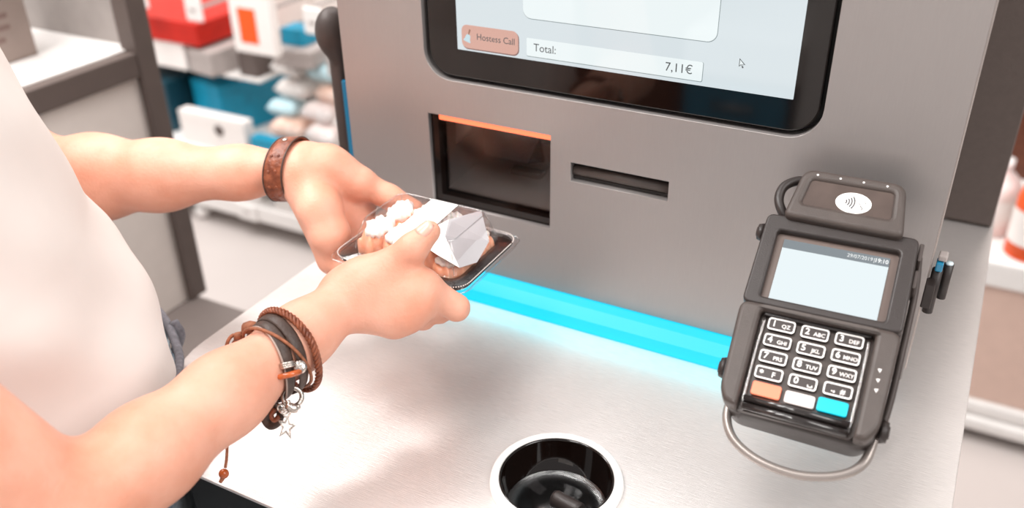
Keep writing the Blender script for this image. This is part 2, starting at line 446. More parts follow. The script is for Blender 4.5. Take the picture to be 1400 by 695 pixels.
gr = empty('cable_grommet', (GR[0], GR[1], ZT), 'round white rimmed cable opening in the steel worktop with dark inside', 'cable grommet')
lathe('rim', [(0.0396, -0.004), (0.0396, 0.0035), (0.0408, 0.0058), (0.0432, 0.0060), (0.0456, 0.004), (0.0464, 0.0002)], M_white, gr, (GR[0], GR[1], ZT), 72)
lathe('liner', [(0.0395, 0.0042), (0.0388, 0.0045), (0.0380, 0.003), (0.0365, -0.034), (0.0, -0.035)], M_blackgloss, gr, (GR[0], GR[1], ZT), 72)
lathe('clear_cup', [(0.0362, -0.024), (0.034, -0.0262), (0.026, -0.0270), (0.024, -0.0245), (0.0, -0.0240)], thin_clear('grommet_cup', (150, 148, 148), 0.12, 0.22), gr, (GR[0], GR[1], ZT), 48)
pl = empty('cable_plug', (GR[0] + 0.01, GR[1] - 0.012, ZT - 0.024), 'black rounded plug end lying inside the round worktop opening', 'plug')
tube('plug_body', smooth_path([(GR[0] - 0.002, GR[1] + 0.000, ZT - 0.0165), (GR[0] + 0.008, GR[1] - 0.002, ZT - 0.0165), (GR[0] + 0.020, GR[1] - 0.004, ZT - 0.0165)], 10), [0.006] + [0.0070] * 9 + [0.0070], M_termdk, pl, 16, flat=0.85)
tube('strain_relief', [(GR[0] + 0.0195, GR[1] - 0.0040, ZT - 0.0165), (GR[0] + 0.0275, GR[1] - 0.0060, ZT - 0.0175)], [0.0055, 0.0035], M_black, pl, 12)

# ================================================================== self checkout kiosk
kx0, kx1 = -0.4996, -0.0006
kz0, kz1 = 0.9195, 1.72
kio = empty('self_checkout_kiosk', (-0.25, 0.66, ZT), 'grey metal self-checkout kiosk with touchscreen, scanner window and cyan light strip', 'kiosk')
scr = (-0.4135, 1.0985, -0.0885, 1.60)
win = (-0.4135, 0.9805, -0.296, 1.066)
slot = (-0.2776, 1.0292, -0.194, 1.046)
sc_o = rrect(*scr, 0.024, 8)
rc = lambda b: [(b[0], b[1]), (b[2], b[1]), (b[2], b[3]), (b[0], b[3])]
wallplate('front_panel', [rrect(kx0, kz0, kx1, kz1, 0.004), sc_o[::-1], rc(win)[::-1], rc(slot)[::-1]], YP, 0.014, M_panel, kio, 0.0003)
wallplate('edge_trim', [rrect(kx1 - 0.016, kz0 + 0.002, kx1 + 0.0012, kz1, 0.0005)], YP + 0.0145, 0.006, M_panel_edge, kio, 0.0008)
wallplate('edge_trim', [rrect(kx0 - 0.0012, kz0 + 0.002, kx0 + 0.016, kz1, 0.0005)], YP + 0.0145, 0.006, M_panel_edge, kio, 0.0008)
box('housing', (kx0 + 0.03, YP + 0.10, ZT + 0.0005), (kx1 - 0.07, YP + 0.26, kz1 - 0.02), M_darkmetal, kio, 0.004)
box('housing_neck', (kx0 + 0.045, YP + 0.0215, ZT + 0.19), (win[0] - 0.02, YP + 0.10, kz1 - 0.03), M_darkmetal, kio, 0.002)
box('housing_neck', (slot[2] + 0.02, YP + 0.0215, ZT + 0.03), (kx1 - 0.05, YP + 0.10, ZT + 0.18), M_darkmetal, kio, 0.002)
# sloping cyan light bar between panel and worktop
bm = bmesh.new()
prof = [(YP + 0.013, kz0 - 0.0006), (YP + 0.0012, kz0 - 0.0006), (YP - 0.008, kz0 - 0.0040), (YP - 0.0170, kz0 - 0.0110), (YP - 0.0225, ZT + 0.0006), (YP + 0.013, ZT + 0.0006)]
A = [bm.verts.new((kx0 + 0.03, y, z)) for y, z in prof]; B_ = [bm.verts.new((kx1 - 0.02, y, z)) for y, z in prof]
for i in range(len(prof)): bm.faces.new((A[i], A[(i + 1) % 6], B_[(i + 1) % 6], B_[i]))
bm.faces.new(A[::-1]); bm.faces.new(B_)
from_bm('light_strip', bm, M_ledcyan, kio)

# touchscreen
ts = wallplate('touchscreen', [rrect(scr[0] + 0.0035, scr[1] + 0.0035, scr[2] - 0.0035, scr[3] - 0.003, 0.021, 8)], YP + 0.003, 0.008, M_blackgloss, kio, 0.001)
wallplate('gasket', [rrect(scr[0] - 0.006, scr[1] - 0.006, scr[2] + 0.006, scr[3] + 0.006, 0.028, 8)], YP + 0.0145, 0.004, M_recess, kio)
YS = YP + 0.0027
dsp = (-0.382, 1.1255, -0.1105, 1.575)
wallplate('display', [rrect(*dsp, 0.0006)], YS, 0.0004, M_screen, ts)
def ui(name, b, r, m, dy, grow=0.0, sh=(0, 0)):
    return wallplate(name, [rrect(b[0] - grow + sh[0], b[1] - grow + sh[1], b[2] + grow + sh[0], b[3] + grow + sh[1], r + grow, 6)], YS - dy, 0.00012, m, ts)
hb = (-0.3775, 1.1278, -0.3260, 1.1468); tf = (-0.3186, 1.1288, -0.1765, 1.1432); bigf = (-0.3215, 1.1585, -0.1685, 1.50)
ui('button_shadow', hb, 0.005, M_hostessdk, 0.00015, 0.0002, (0.0006, -0.0008)); ui('call_button', hb, 0.005, M_hostess, 0.0003)
ui('field_outline', tf, 0.0012, M_screenline, 0.00015, 0.0003, (0.0002, -0.0003)); ui('total_field', tf, 0.0012, M_screenfield, 0.0003)
ui('field_outline', bigf, 0.007, M_screenline, 0.00015, 0.0003, (0.0002, -0.0003)); ui('item_list_field', bigf, 0.007, M_screenfield, 0.0003)
def wt(s, size, x, z, m, align='CENTER', sx=1.0, dy=0.0004):
    return text('lettering', s, size, Matrix.Translation((x, YS - dy, z)) @ ROTP, m, ts, 0.00005, align, 0.0, sx)
wt('Hostess Call', 0.0074, -0.3462, 1.1380, M_screentext, sx=0.93)
wt('Total:', 0.0088, -0.3125, 1.1360, M_screentext, 'LEFT', 0.95)
wt('7,11\u20ac', 0.0094, -0.1835, 1.1360, M_screentext, 'RIGHT', 0.95)
# little bell drawn on the button
bell = [(-0.0032, -0.0042), (0.0032, -0.0042), (0.0034, -0.0034), (0.0024, -0.0018), (0.0020, 0.0012), (0.0008, 0.0022), (-0.0008, 0.0022), (-0.0020, 0.0012), (-0.0024, -0.0018), (-0.0034, -0.0034)]
rb = Matrix.Translation((-0.3716, YS - 0.0004, 1.1370)) @ ROTP @ Matrix.Rotation(math.radians(-18), 4, 'Z')
plate('bell_symbol', [bell], 0, 0.0001, M_bell, ts, 0, rb)
plate('bell_handle_symbol', [[(-0.0005, 0.0022), (0.0005, 0.0022), (0.0008, 0.0066), (-0.0008, 0.0066)]], 0, 0.0001, M_bellhandle, ts, 0, rb)
arrow = [(0, 0), (0, -0.0062), (0.0015, -0.0048), (0.0026, -0.0070), (0.0035, -0.0066), (0.0025, -0.0045), (0.0045, -0.0043)]
pa = Matrix.Translation((-0.1508, YS - 0.00035, 1.1498)) @ ROTP
plate('pointer_outline', [arrow], 0, 0.0001, M_screentext, ts, 0, pa)
plate('pointer', [[(0.0005, -0.0011), (0.0005, -0.0052), (0.0016, -0.0040), (0.0026, -0.0060), (0.0022, -0.0040), (0.0036, -0.0042)]], 0.00008, 0.00014, M_screenfield, ts, 0, pa)

# scanner window: recessed black frame, pane, red lamp, faceted interior
sw = wallplate('scanner_frame', [rc((win[0] + 0.0005, win[1] + 0.0005, win[2] - 0.0005, win[3] - 0.0005)), rc((win[0] + 0.0075, win[1] + 0.0075, win[2] - 0.0005, win[3] - 0.0008))[::-1]], YP + 0.004, 0.012, M_blackgloss, kio)
bm = bmesh.new()
ib = (win[0] - 0.004, win[1] - 0.004, win[2] + 0.004, win[3] + 0.006)
yb0, yb1 = YP + 0.0165, YP + 0.085
a = [bm.verts.new((x, yb0, z)) for x, z in rc(ib)]; b = [bm.verts.new((x, yb1, z)) for x, z in rc((ib[0] + 0.01, ib[1] + 0.018, ib[2] - 0.006, ib[3] - 0.012))]
for i in range(4): bm.faces.new((a[i], a[(i + 1) % 4], b[(i + 1) % 4], b[i]))
bm.faces.new(b)
from_bm('scanner_chamber', bm, mat('chamber_reflection_brown', (120, 106, 100), 0.35, 0.2, var=0.1, scale=20), kio)  # chamber colour lightened to stand for reflection in the pane
box('scanner_pane', (win[0] + 0.0072, YP + 0.0105, win[1] + 0.0072), (win[2] - 0.0008, YP + 0.0120, win[3] - 0.0010), M_glass, kio, 0)
box('red_lamp', (win[0] + 0.0078, YP + 0.0045, win[3] - 0.0065), (win[2] - 0.0008, YP + 0.0098, win[3] - 0.0014), M_ledred, kio, 0.001)
def facet(name, pts, m):
    bm = bmesh.new(); c = Vector((0, 0.002, 0))
    f0 = [bm.verts.new(p) for p in pts]; f1 = [bm.verts.new(Vector(p) + c) for p in pts]; n_ = len(pts)
    bm.faces.new(f0); bm.faces.new(f1[::-1])
    for i in range(n_): bm.faces.new((f0[i], f0[(i + 1) % n_], f1[(i + 1) % n_], f1[i]))
    return from_bm(name, bm, m, kio)
M_mirror = mat('scanner_mirror', (120, 106, 102), 0.12, 0.9)
xw = lambda t: win[0] + t * (win[2] - win[0]); zw = lambda t: win[1] + t * (win[3] - win[1])
facet('scanner_mirror', [(xw(0.07), YP + 0.030, zw(0.55)), (xw(0.34), YP + 0.06, zw(0.78)), (xw(0.33), YP + 0.055, zw(1.0)), (xw(0.08), YP + 0.030, zw(1.0))], M_mirror)
facet('scanner_mirror', [(xw(0.62), YP + 0.055, zw(0.62)), (xw(0.78), YP + 0.065, zw(0.96)), (xw(0.45), YP + 0.065, zw(1.0))], M_blackgloss)
facet('scanner_mirror', [(xw(0.60), YP + 0.05, zw(0.36)), (xw(0.70), YP + 0.06, zw(0.36)), (xw(0.66), YP + 0.06, zw(0.62))], M_blackgloss)
facet('scanner_mirror', [(xw(0.64), YP + 0.062, zw(0.58)), (xw(0.98), YP + 0.062, zw(0.54)), (xw(0.98), YP + 0.045, zw(0.95)), (xw(0.78), YP + 0.064, zw(0.97))], M_mirror)
box('sensor_block', (xw(0.52), YP + 0.034, zw(0.30)), (xw(0.78), YP + 0.046, zw(0.36)), M_blackgloss, kio, 0.001)

# receipt slot with roller lip
bm = bmesh.new()
a = [bm.verts.new((x, YP + 0.0145, z)) for x, z in rc((slot[0] - 0.003, slot[1] - 0.003, slot[2] + 0.003, slot[3] + 0.003))]
b = [bm.verts.new((x, YP + 0.04, z)) for x, z in rc(slot)]
for i in range(4): bm.faces.new((a[i], a[(i + 1) % 4], b[(i + 1) % 4], b[i]))
bm.faces.new(b); from_bm('slot_throat', bm, M_recess, kio)
tube('slot_roller', [(slot[0] + 0.0004, YP + 0.0075, slot[1] + 0.0078), (slot[2] - 0.0004, YP + 0.0075, slot[1] + 0.0078)], 0.0044, M_term, kio, 24)
box('slot_flap', (slot[0] + 0.0005, YP + 0.006, slot[1] + 0.0004), (slot[2] - 0.0005, YP + 0.013, slot[1] + 0.0032), M_black, kio, 0.0006)
box('slot_flap', (slot[0] + 0.0085, YP + 0.0135, slot[1] + 0.010), (slot[2] - 0.0005, YP + 0.018, slot[3] - 0.0008), M_termdk, kio, 0.0006)

# side latch on the right edge of the panel (two dark pins and a blue cap)
cl = empty('side_latch', (0.004, YP + 0.01, 0.985), 'dark two-pin latch with blue glossy cap on right edge of kiosk panel', 'latch')
lx = kx1 + 0.0055
tube('pin', [(lx, YP + 0.018, 0.9745), (lx, YP + 0.018, 1.0108)], 0.0037, M_termdk, cl, 16)
tube('pin', [(lx + 0.0065, YP + 0.026, 0.9840), (lx + 0.0065, YP + 0.026, 1.0125)], 0.0034, M_termdk, cl, 16)
box('blue_cap', (lx - 0.002, YP + 0.012, 1.0115), (lx + 0.0030, YP + 0.022, 1.0185), M_bluegloss, cl, 0.001)
box('clear_cap', (lx - 0.0015, YP + 0.0145, 1.0190), (lx + 0.0045, YP + 0.024, 1.0235), M_cgrey, cl, 0.001)
box('latch_plate', (kx1 - 0.0002, YP + 0.003, 0.985), (lx + 0.0012, YP + 0.0165, 1.004), M_termdk, cl, 0.001)
tube('cap_tip', [(lx + 0.0065, YP + 0.026, 1.0126), (lx + 0.0065, YP + 0.026, 1.0140)], [0.0030, 0.0026], mat('latch_white', (226, 240, 244), 0.2), cl, 14)

# handset hanging on the left edge of the kiosk, with a thin blue light behind it
hs = empty('side_handset', (-0.515, YP + 0.05, 0.98), 'dark grey handset with round head hanging on left edge of kiosk', 'handset')
hx = kx0 - 0.0315
box('grip', (hx - 0.0085, YP + 0.026, 0.970), (hx + 0.0065, YP + 0.046, 1.094), M_darkmetal, hs, 0.005, 3, True)
def fhead(P): return smin(ellipsoid(P, (hx - 0.004, YP + 0.034, 1.113), (0.0155, 0.018, 0.023)), cone(P, (hx, YP + 0.034, 1.08), (hx - 0.001, YP + 0.034, 1.10), 0.008, 0.010), 0.008)
link('head', net_mesh('head', fhead, (hx - 0.03, YP + 0.005, 1.06), (hx + 0.03, YP + 0.065, 1.145), 0.002), M_darkmetal, hs)
tube('handset_cord', smooth_path([(hx, YP + 0.034, 0.9702), (hx - 0.001, YP + 0.05, 0.96), (hx + 0.012, YP + 0.07, 0.935), (hx + 0.03, YP + 0.09, 0.925)], 16), 0.003, M_black, hs)
box('side_light', (kx0 - 0.0225, YP + 0.0215, 0.94), (kx0 + 0.02, YP + 0.0255, 1.072), mat('blue_side_light', (10, 90, 120), 0.3, emit=(0, 110, 150), estr=0.3), kio, 0.001)

# dark cabinet standing on the counter behind the kiosk
dk = empty('dark_cabinet', (-0.12, 1.1, ZT), 'dark brown-grey cabinet standing on the counter behind the kiosk', 'cabinet')
box('body', (-0.33, 0.955, ZT + 0.0002), (0.046, 1.23, 1.75), M_frame, dk, 0.002)
box('front_panel', (-0.325, 0.9525, ZT + 0.004), (0.0455, 0.9549, 1.745), mat('dark_cabinet_skin', (98, 86, 81), 0.6, var=0.05, scale=200, bump=0.3, bscale=900), dk, 0.0008)

# the light given off by the cyan strip
area('cyan_strip_glow', (-0.25, YP - 0.0245, ZT + 0.0095), (-0.25, YP - 0.10, ZT - 0.06), 0.46, 0.010, 0.025, (0.0, 0.85, 1.0))

# ================================================================== card terminal (own axes: u right, v up the face, w out of the face)
TS = 0.9
TO = CAM + (np.array([-0.0635, 0.613, 1.0239]) - CAM) * TS
TM = np.array([[0.9991, -0.0403, 0.0136], [0.0412, 0.8400, -0.5410], [0.0104, 0.5411, 0.8409]])
q_, _r = np.linalg.qr(TM); q_ = q_ * np.sign(np.diag(_r))[None, :]
tm = np.eye(4); tm[:3, :3] = q_; tm[:3, 3] = TO
term = empty('card_terminal', (0, 0, 0), 'dark grey payment card terminal with keypad and pale screen on the kiosk', 'card terminal')
term.matrix_basis = Matrix(tm.tolist()) @ Matrix.Scale(TS, 4); LOCAL.add(term.name)
def tp(name, loops, w0, w1, m, parent=term, bev=0.0, xf=None): return plate(name, loops, w0, w1, m, parent, bev, xf)
body_o = rpoly([(0.0525, 0.0178), (-0.0525, 0.0178), (-0.0535, -0.05), (-0.0505, -0.128), (-0.040, -0.1385), (0.042, -0.1405), (0.0515, -0.130), (0.0545, -0.05)], [0.006, 0.006, 0.01, 0.006, 0.006, 0.006, 0.006, 0.01])
tp('body', [body_o], -0.036, -0.006, M_termdk, bev=0.004)
tp('screen_surround', [rpoly([(0.0535, 0.0175), (-0.0530, 0.0175), (-0.0540, -0.0585), (0.0545, -0.0585)], 0.006), rrect(-0.0425, -0.0517, 0.0425, 0.0045, 0.0025)[::-1]], -0.0065, 0.0018, M_termdk, bev=0.0018)
tp('screen_recess', [rrect(-0.043, -0.0522, 0.043, 0.005, 0.002)], -0.0062, -0.0042, mat('screen_recess_brown', (104, 90, 84), 0.35))
dt = tp('display', [rrect(-0.037, -0.0508, 0.037, 0.0, 0.0004)], -0.0042, -0.0032, M_tscreen)
tp('status_bar', [rrect(-0.037, -0.0072, 0.037, 0.0, 0.0003)], -0.0032, -0.00312, M_tbar, dt)
text('lettering', '29/07/2019', 0.0042, Matrix.Translation((0.0170, -0.0036, -0.0030)), M_tglyph, dt, 0.00004, 'CENTER', 0.0, 0.92)
text('lettering', '|', 0.0046, Matrix.Translation((0.0268, -0.0036, -0.0030)), M_tglyph, dt, 0.00004)
text('lettering', '19:10', 0.0046, Matrix.Translation((0.0316, -0.0036, -0.0030)), M_tglyph, dt, 0.00004, 'CENTER', 0.00012, 0.92)
u_o = rpoly([(0.0545, -0.0595), (-0.0540, -0.0595), (-0.0515, -0.127), (-0.0465, -0.1370), (-0.0375, -0.1385), (-0.0385, -0.0640), (0.0385, -0.0640), (0.0382, -0.1400), (0.0460, -0.1398), (0.0525, -0.129)],
            [0.008, 0.008, 0.005, 0.004, 0.002, 0.003, 0.003, 0.002, 0.003, 0.005])
tp('keypad_surround', [u_o], -0.0075, 0.0072, M_term, bev=0.0034)
tp('keypad_plate', [rrect(-0.0382, -0.1382, 0.0382, -0.0615, 0.003)], -0.0062, -0.0022, mat('keypad_plate_dark', (70, 61, 57), 0.3, var=0.15, scale=120))
kl = [('1', 'QZ'), ('2', 'ABC'), ('3', 'DEF'), ('4', 'GHI'), ('5', 'JKL'), ('6', 'MNO'), ('7', 'PRS'), ('8', 'TUV'), ('9', 'WXY'), ('*', 'F'), ('0', '\u2423'), ('.,', '#')]
kx = (-0.0228, 0.0, 0.0228); kv = (-0.0710, -0.0835, -0.0960, -0.1083, -0.1205)
kw, kh = 0.0188, 0.0094
key_me = plate_mesh([rrect(-kw / 2, -kh / 2, kw / 2, kh / 2, 0.0022)], -0.0022, 0.0006, 0.0006)
ring_me = plate_mesh([rrect(-kw / 2 + 0.0001, -kh / 2 + 0.0001, kw / 2 - 0.0001, kh / 2 - 0.0001, 0.0021), rrect(-kw / 2 + 0.0011, -kh / 2 + 0.0011, kw / 2 - 0.0011, kh / 2 - 0.0011, 0.0014)[::-1]], 0.0005, 0.0009)
for me, m in ((key_me, mat('key_dark', (58, 50, 48), 0.4)), (ring_me, M_whiteprint)): me.materials.append(m)
def place(name, me, parent, u, v, w=0.0):
    o = bpy.data.objects.new(name, me); COL.objects.link(o); o.parent = parent; o.location = (u, v, w); return o
for i, (d, a) in enumerate(kl):
    u, v = kx[i % 3], kv[i // 3] - (0.0004 if i % 3 == 1 else 0)
    k = place('key', key_me, term, u, v)
    place('key_outline', ring_me, k, 0, 0)
    I = Matrix.Translation((0, 0, 0.0008))
    if a == '\u2423':
        text('lettering', d, 0.0066, I @ Matrix.Translation((-0.0045, 0.0003, 0)), M_whiteprint, k, 0.00006, 'CENTER', 0.0001)
        plate('space_mark', [[(0.0032, -0.0008), (0.0032, -0.0026), (0.0066, -0.0026), (0.0066, -0.0008), (0.0060, -0.0008), (0.0060, -0.0020), (0.0038, -0.0020), (0.0038, -0.0008)]], 0.00075, 0.00085, M_whiteprint, k)
    else:
        text('lettering', d, 0.0066, I @ Matrix.Translation((-0.0050 if d != '.,' else -0.003, (0.0003 if d != '*' else -0.0008), 0)), M_whiteprint, k, 0.00006, 'CENTER', 0.0001)
        text('lettering', a, 0.0040 if a not in 'F#' else 0.0056, I @ Matrix.Translation((0.0032, -0.0006, 0)), M_whiteprint, k, 0.00006, 'CENTER', 0.00004)
for u, m, lab, s in ((kx[0] + 0.001, M_keyred, 'orange-red key', 0.0), (kx[1] + 0.0006, M_keywhite, 'white key', 0.0012), (kx[2] - 0.001, M_keycyan, 'cyan key', 0.0)):
    h_ = 0.0102 - s
    o = tp('key', [rrect(u - 0.0098, kv[4] - h_ / 2 - s / 2, u + 0.0098, kv[4] + h_ / 2 - s / 2, 0.0018)], -0.0022, 0.0008, m, bev=0.0007); o['label'] = lab
M_shroud = thin_clear('keypad_clear_guard', (215, 208, 205), 0.16, 0.08)
tp('clear_guard', [rrect(-0.0366, -0.0664, 0.0366, -0.0632, 0.0012)], -0.002, 0.0022, M_termglossy, bev=0.0012)
tube('guard_bar', [(-0.0345, -0.1295, 0.001), (0.0345, -0.1302, 0.001)], 0.0024, M_termglossy, term, 16)
tube('guard_bar', [(-0.0335, -0.1352, 0.0005), (0.0340, -0.1360, 0.0005)], 0.0027, M_termglossy, term, 16)
for sx in (-1, 1):
    tube('guard_end', smooth_path([(sx * 0.0350, -0.066, 0.001), (sx * 0.0354, -0.10, 0.0008), (sx * 0.0348, -0.1355, 0.0012)], 14), 0.0013, M_shroud, term, 10)
for i in range(3):
    v = -0.0905 - 0.0072 * i; u = 0.0452 + 0.0002 * i
    plate('braille_mark', [[(u - 0.0012, v + 0.0010), (u + 0.0013, v + 0.0014), (u + 0.0004, v - 0.0014)]], 0.0074, 0.0078, M_whiteprint, term)
# contactless reader hood
hood_o = rpoly([(0.0375, 0.0570), (-0.0350, 0.0580), (-0.0415, 0.0140), (0.0425, 0.0125)], [0.010, 0.010, 0.006, 0.006], 8)
hh = rpoly([(0.0300, 0.0480), (-0.0275, 0.0485), (-0.0305, 0.0270), (0.0315, 0.0258)], 0.0028)
tp('reader_hood', [hood_o, hh[::-1]], -0.010, 0.0085, M_term, bev=0.0035)
tp('reader_field', [rpoly([(0.033, 0.051), (-0.031, 0.051), (-0.034, 0.0245), (0.035, 0.0235)], 0.003)], 0.002, 0.0062, mat('reader_field_dark', (82, 70, 65), 0.25, var=0.12, scale=60))
lab_pts = [(0.0045 + 0.0125 * math.cos(t), 0.0345 + 0.0088 * math.sin(t)) for t in np.linspace(0, 2 * math.pi, 49)[:-1]]
rl = tp('contactless_label', [lab_pts], 0.0062, 0.0066, M_paper)
rl['label'] = 'white oval sticker with contactless wave symbol'
def arcband(cx, cy, r0, r1, a0, a1, n=14):
    A = np.radians(np.linspace(a0, a1, n))
    return [(cx + r1 * math.cos(t), cy + r1 * math.sin(t)) for t in A] + [(cx + r0 * math.cos(t), cy + r0 * math.sin(t)) for t in A[::-1]]
for i in range(4):
    r_ = 0.0022 + 0.0019 * i
    tp('wave_mark', [arcband(-0.0030, 0.0348, r_, r_ + 0.0009, -38, 38)], 0.0066, 0.0068, M_print, rl)
def stroke(name, pts, r, m, parent, w=0.0067, n=30):
    return tube(name, [(p[0], p[1], w) for p in smooth_path([(x, y, 0) for x, y in pts], n)], r, m, parent, 6)
stroke('ring_mark', [(0.0115, 0.0304), (0.006, 0.0297), (0.0, 0.0300), (-0.0052, 0.0311), (-0.0060, 0.0351), (-0.003, 0.0396), (0.003, 0.0412), (0.008, 0.0406), (0.0118, 0.0378), (0.0150, 0.0320)], 0.00014, M_print, rl)
stroke('hand_mark', [(0.0120, 0.0300), (0.0105, 0.0324), (0.0085, 0.0345), (0.0078, 0.0367), (0.0095, 0.0376), (0.0110, 0.0363), (0.0122, 0.0369), (0.0128, 0.0356), (0.0120, 0.0345)], 0.00016, M_print, rl)
stroke('hand_mark', [(0.0090, 0.0354), (0.0098, 0.0324), (0.0112, 0.0311), (0.0108, 0.0295), (0.0128, 0.0284)], 0.00016, M_print, rl)
for i in range(4):
    u = -0.0245 + 0.0164 * i; v = 0.0526 - 0.0002 * i
    tp('status_light', [[(u + 0.0008 * math.cos(t), v + 0.0008 * math.sin(t)) for t in np.linspace(0, 2 * math.pi, 13)[:-1]]], 0.0084, 0.0088, M_whiteprint)
# cable loop behind the hood, side hinges, strap below, mounting arm
tube('cable', smooth_path([(-0.028, 0.055, -0.008), (-0.038, 0.0545, -0.006), (-0.0475, 0.046, -0.004), (-0.0490, 0.034, -0.004), (-0.0440, 0.024, -0.006), (-0.036, 0.018, -0.012)], 30), 0.0036, M_termdk, term, 14)
for (u, v, s) in ((-0.0545, 0.006, 1.0), (-0.0535, -0.108, 1.15), (0.0545, -0.125, 1.15)):
    tube('side_screw', [(u * 0.985, v, -0.010), (u + math.copysign(0.0036, u), v, -0.010)], [0.0072 * s, 0.0060 * s], M_termdk, term, 24)
    tube('screw_head', [(u + math.copysign(0.0030, u), v, -0.010), (u + math.copysign(0.0046, u), v, -0.010)], [0.0040 * s, 0.0036 * s], M_darkmetal, term, 20)
for v in (0.010, -0.012):
    tp('hinge_clip', [rrect(0.0540, v - 0.0085, 0.0570, v + 0.006, 0.001)], -0.022, -0.002, M_darkmetal, bev=0.0008)
tube('side_strap', smooth_path([(0.0555, 0.012, -0.016), (0.0575, -0.015, -0.018), (0.0570, -0.06, -0.020), (0.0560, -0.10, -0.020), (0.0535, -0.128, -0.018)], 24), 0.0024, M_darkmetal, term, 10)
arc = [(-0.0465 + 0.0, -0.120), (-0.0455, -0.1385), (-0.036, -0.153), (-0.016, -0.1622), (0.010, -0.1640), (0.034, -0.157), (0.0475, -0.1445), (0.0515, -0.124)]
pts = [(p[0], p[1], -0.026) for p in smooth_path([(x, y, 0) for x, y in arc], 48)]
tube('carry_loop', pts, 0.0036, mat('loop_grey_metal', (150, 141, 136), 0.35, 0.5), term, 12, flat=0.9)
def wl(p): return (np.linalg.inv(tm) @ np.array([*p, 1]))[:3] / TS
a0 = wl((TO[0], YP - 0.0120, TO[2] - 0.035)); a1 = np.array([0.0, -0.02, -0.036])
tube('mount_arm', [a1 + np.array([0, 0, 0.004]), a1 * 0.5 + a0 * 0.5, a0], [0.011, 0.011, 0.013], M_termdk, term, 20)
tube('mount_foot', [a0 + (a1 - a0) * 0.10, a0], [0.018, 0.020], M_termdk, term, 24)

# ================================================================== person
A3 = lambda p: at(*p)
sh_R, el_R, wr_R = np.array([-0.490, 0.110, 1.205]), at(82, 714, 0.50), at(482, 405, 0.645)
sh_L, el_L, wr_L = np.array([-0.765, 0.375, 1.215]), at(45, 246, 0.828), at(416, 233, 0.752)
fdir = np.array([0.7071, 0.7071, 0]); ldir = np.array([0.7071, -0.7071, 0])
c0 = np.array([-0.58, 0.28, 0])
mixp = lambda a, b, t: a + (b - a) * t
def forearm(P, el, wr, sh, side):
    rs_ = [0.0375, 0.0355, 0.0280, 0.0196, 0.0172] if side < 0 else [0.0300, 0.0275, 0.0235, 0.0192, 0.0188]
    d = chain(P, [sh, mixp(sh, el, 0.5), el], [0.046, 0.039, 0.0345], 0.02)
    d = smin(d, chain(P, [el, mixp(el, wr, 0.25), mixp(el, wr, 0.5), mixp(el, wr, 0.78), wr], rs_, 0.02), 0.018)
    return d
# right hand joints
RH = dict(
    cmc=at(505, 386, 0.640), tmcp=at(535, 363, 0.634), tip=at(587, 317, 0.627), ti=at(564, 340, 0.627),
    m=[at(578, 392, 0.634), at(572, 412, 0.631), at(557, 430, 0.633), at(538, 440, 0.638)],
    p=[at(624, 421, 0.648), at(600, 424, 0.664), at(578, 434, 0.666), at(554, 440, 0.666)],
    d=[at(616, 419, 0.676), at(602, 416, 0.688), at(584, 424, 0.690), at(560, 432, 0.688)],
    t=[at(600, 408, 0.696), at(590, 408, 0.704), at(572, 414, 0.704), at(552, 424, 0.700)])
LH = dict(
    cmc=at(452, 231, 0.752), tmcp=at(496, 252, 0.760), ti=at(533, 270, 0.766), tip=at(567, 286, 0.768),
    m=[at(480, 300, 0.775), at(471, 325, 0.770), at(462, 345, 0.760), at(453, 356, 0.746)])
def under(y, L):   # fingers of the supporting hand lie under the tray
    return [(-0.410, y, 0.9745), (-0.384 + L, y, 0.9735), (-0.364 + 1.6 * L, y, 0.9745)]
uf = [under(0.543, 0.0), under(0.525, 0.004), under(0.506, 0.001), under(0.488, -0.006)]
LH['p'] = [np.array(u[0]) for u in uf]; LH['d'] = [np.array(u[1]) for u in uf]; LH['t'] = [np.array(u[2]) for u in uf]
def hand(P, H, wr, base):
    r = [0.0125, 0.0128, 0.0122, 0.0112]
    palm = base
    ctr_ = sum(H['m']) / 4
    for i in range(4):
        wo = wr + (H['m'][i] - ctr_) * 0.32
        palm = smin(palm, cone(P, wo, H['m'][i], 0.0165, r[i]), 0.012)
    palm = smin(palm, cone(P, wr, H['cmc'], 0.0165, 0.0160), 0.012)
    palm = smin(palm, cone(P, H['cmc'], mixp(H['m'][0], H['cmc'], 0.25), 0.014, 0.0105), 0.012)
    out = smin(palm, chain(P, [H['cmc'], H['tmcp'], H['ti'], H['tip']], [0.0160, 0.0118, 0.0103, 0.0080], 0.005), 0.009)
    rr = [(0.0112, 0.0096, 0.0086, 0.0072), (0.0112, 0.0098, 0.0088, 0.0074), (0.0108, 0.0093, 0.0083, 0.0070), (0.0098, 0.0083, 0.0074, 0.0062)]
    for i in range(4):
        fg = chain(P, [H['m'][i], H['p'][i], H['d'][i], H['t'][i]], rr[i], 0.003)
        out = np.minimum(out, smin(palm, fg, 0.006))
    return out
neck = np.array([-0.605, 0.255, 0]); hd = neck + fdir * 0.03
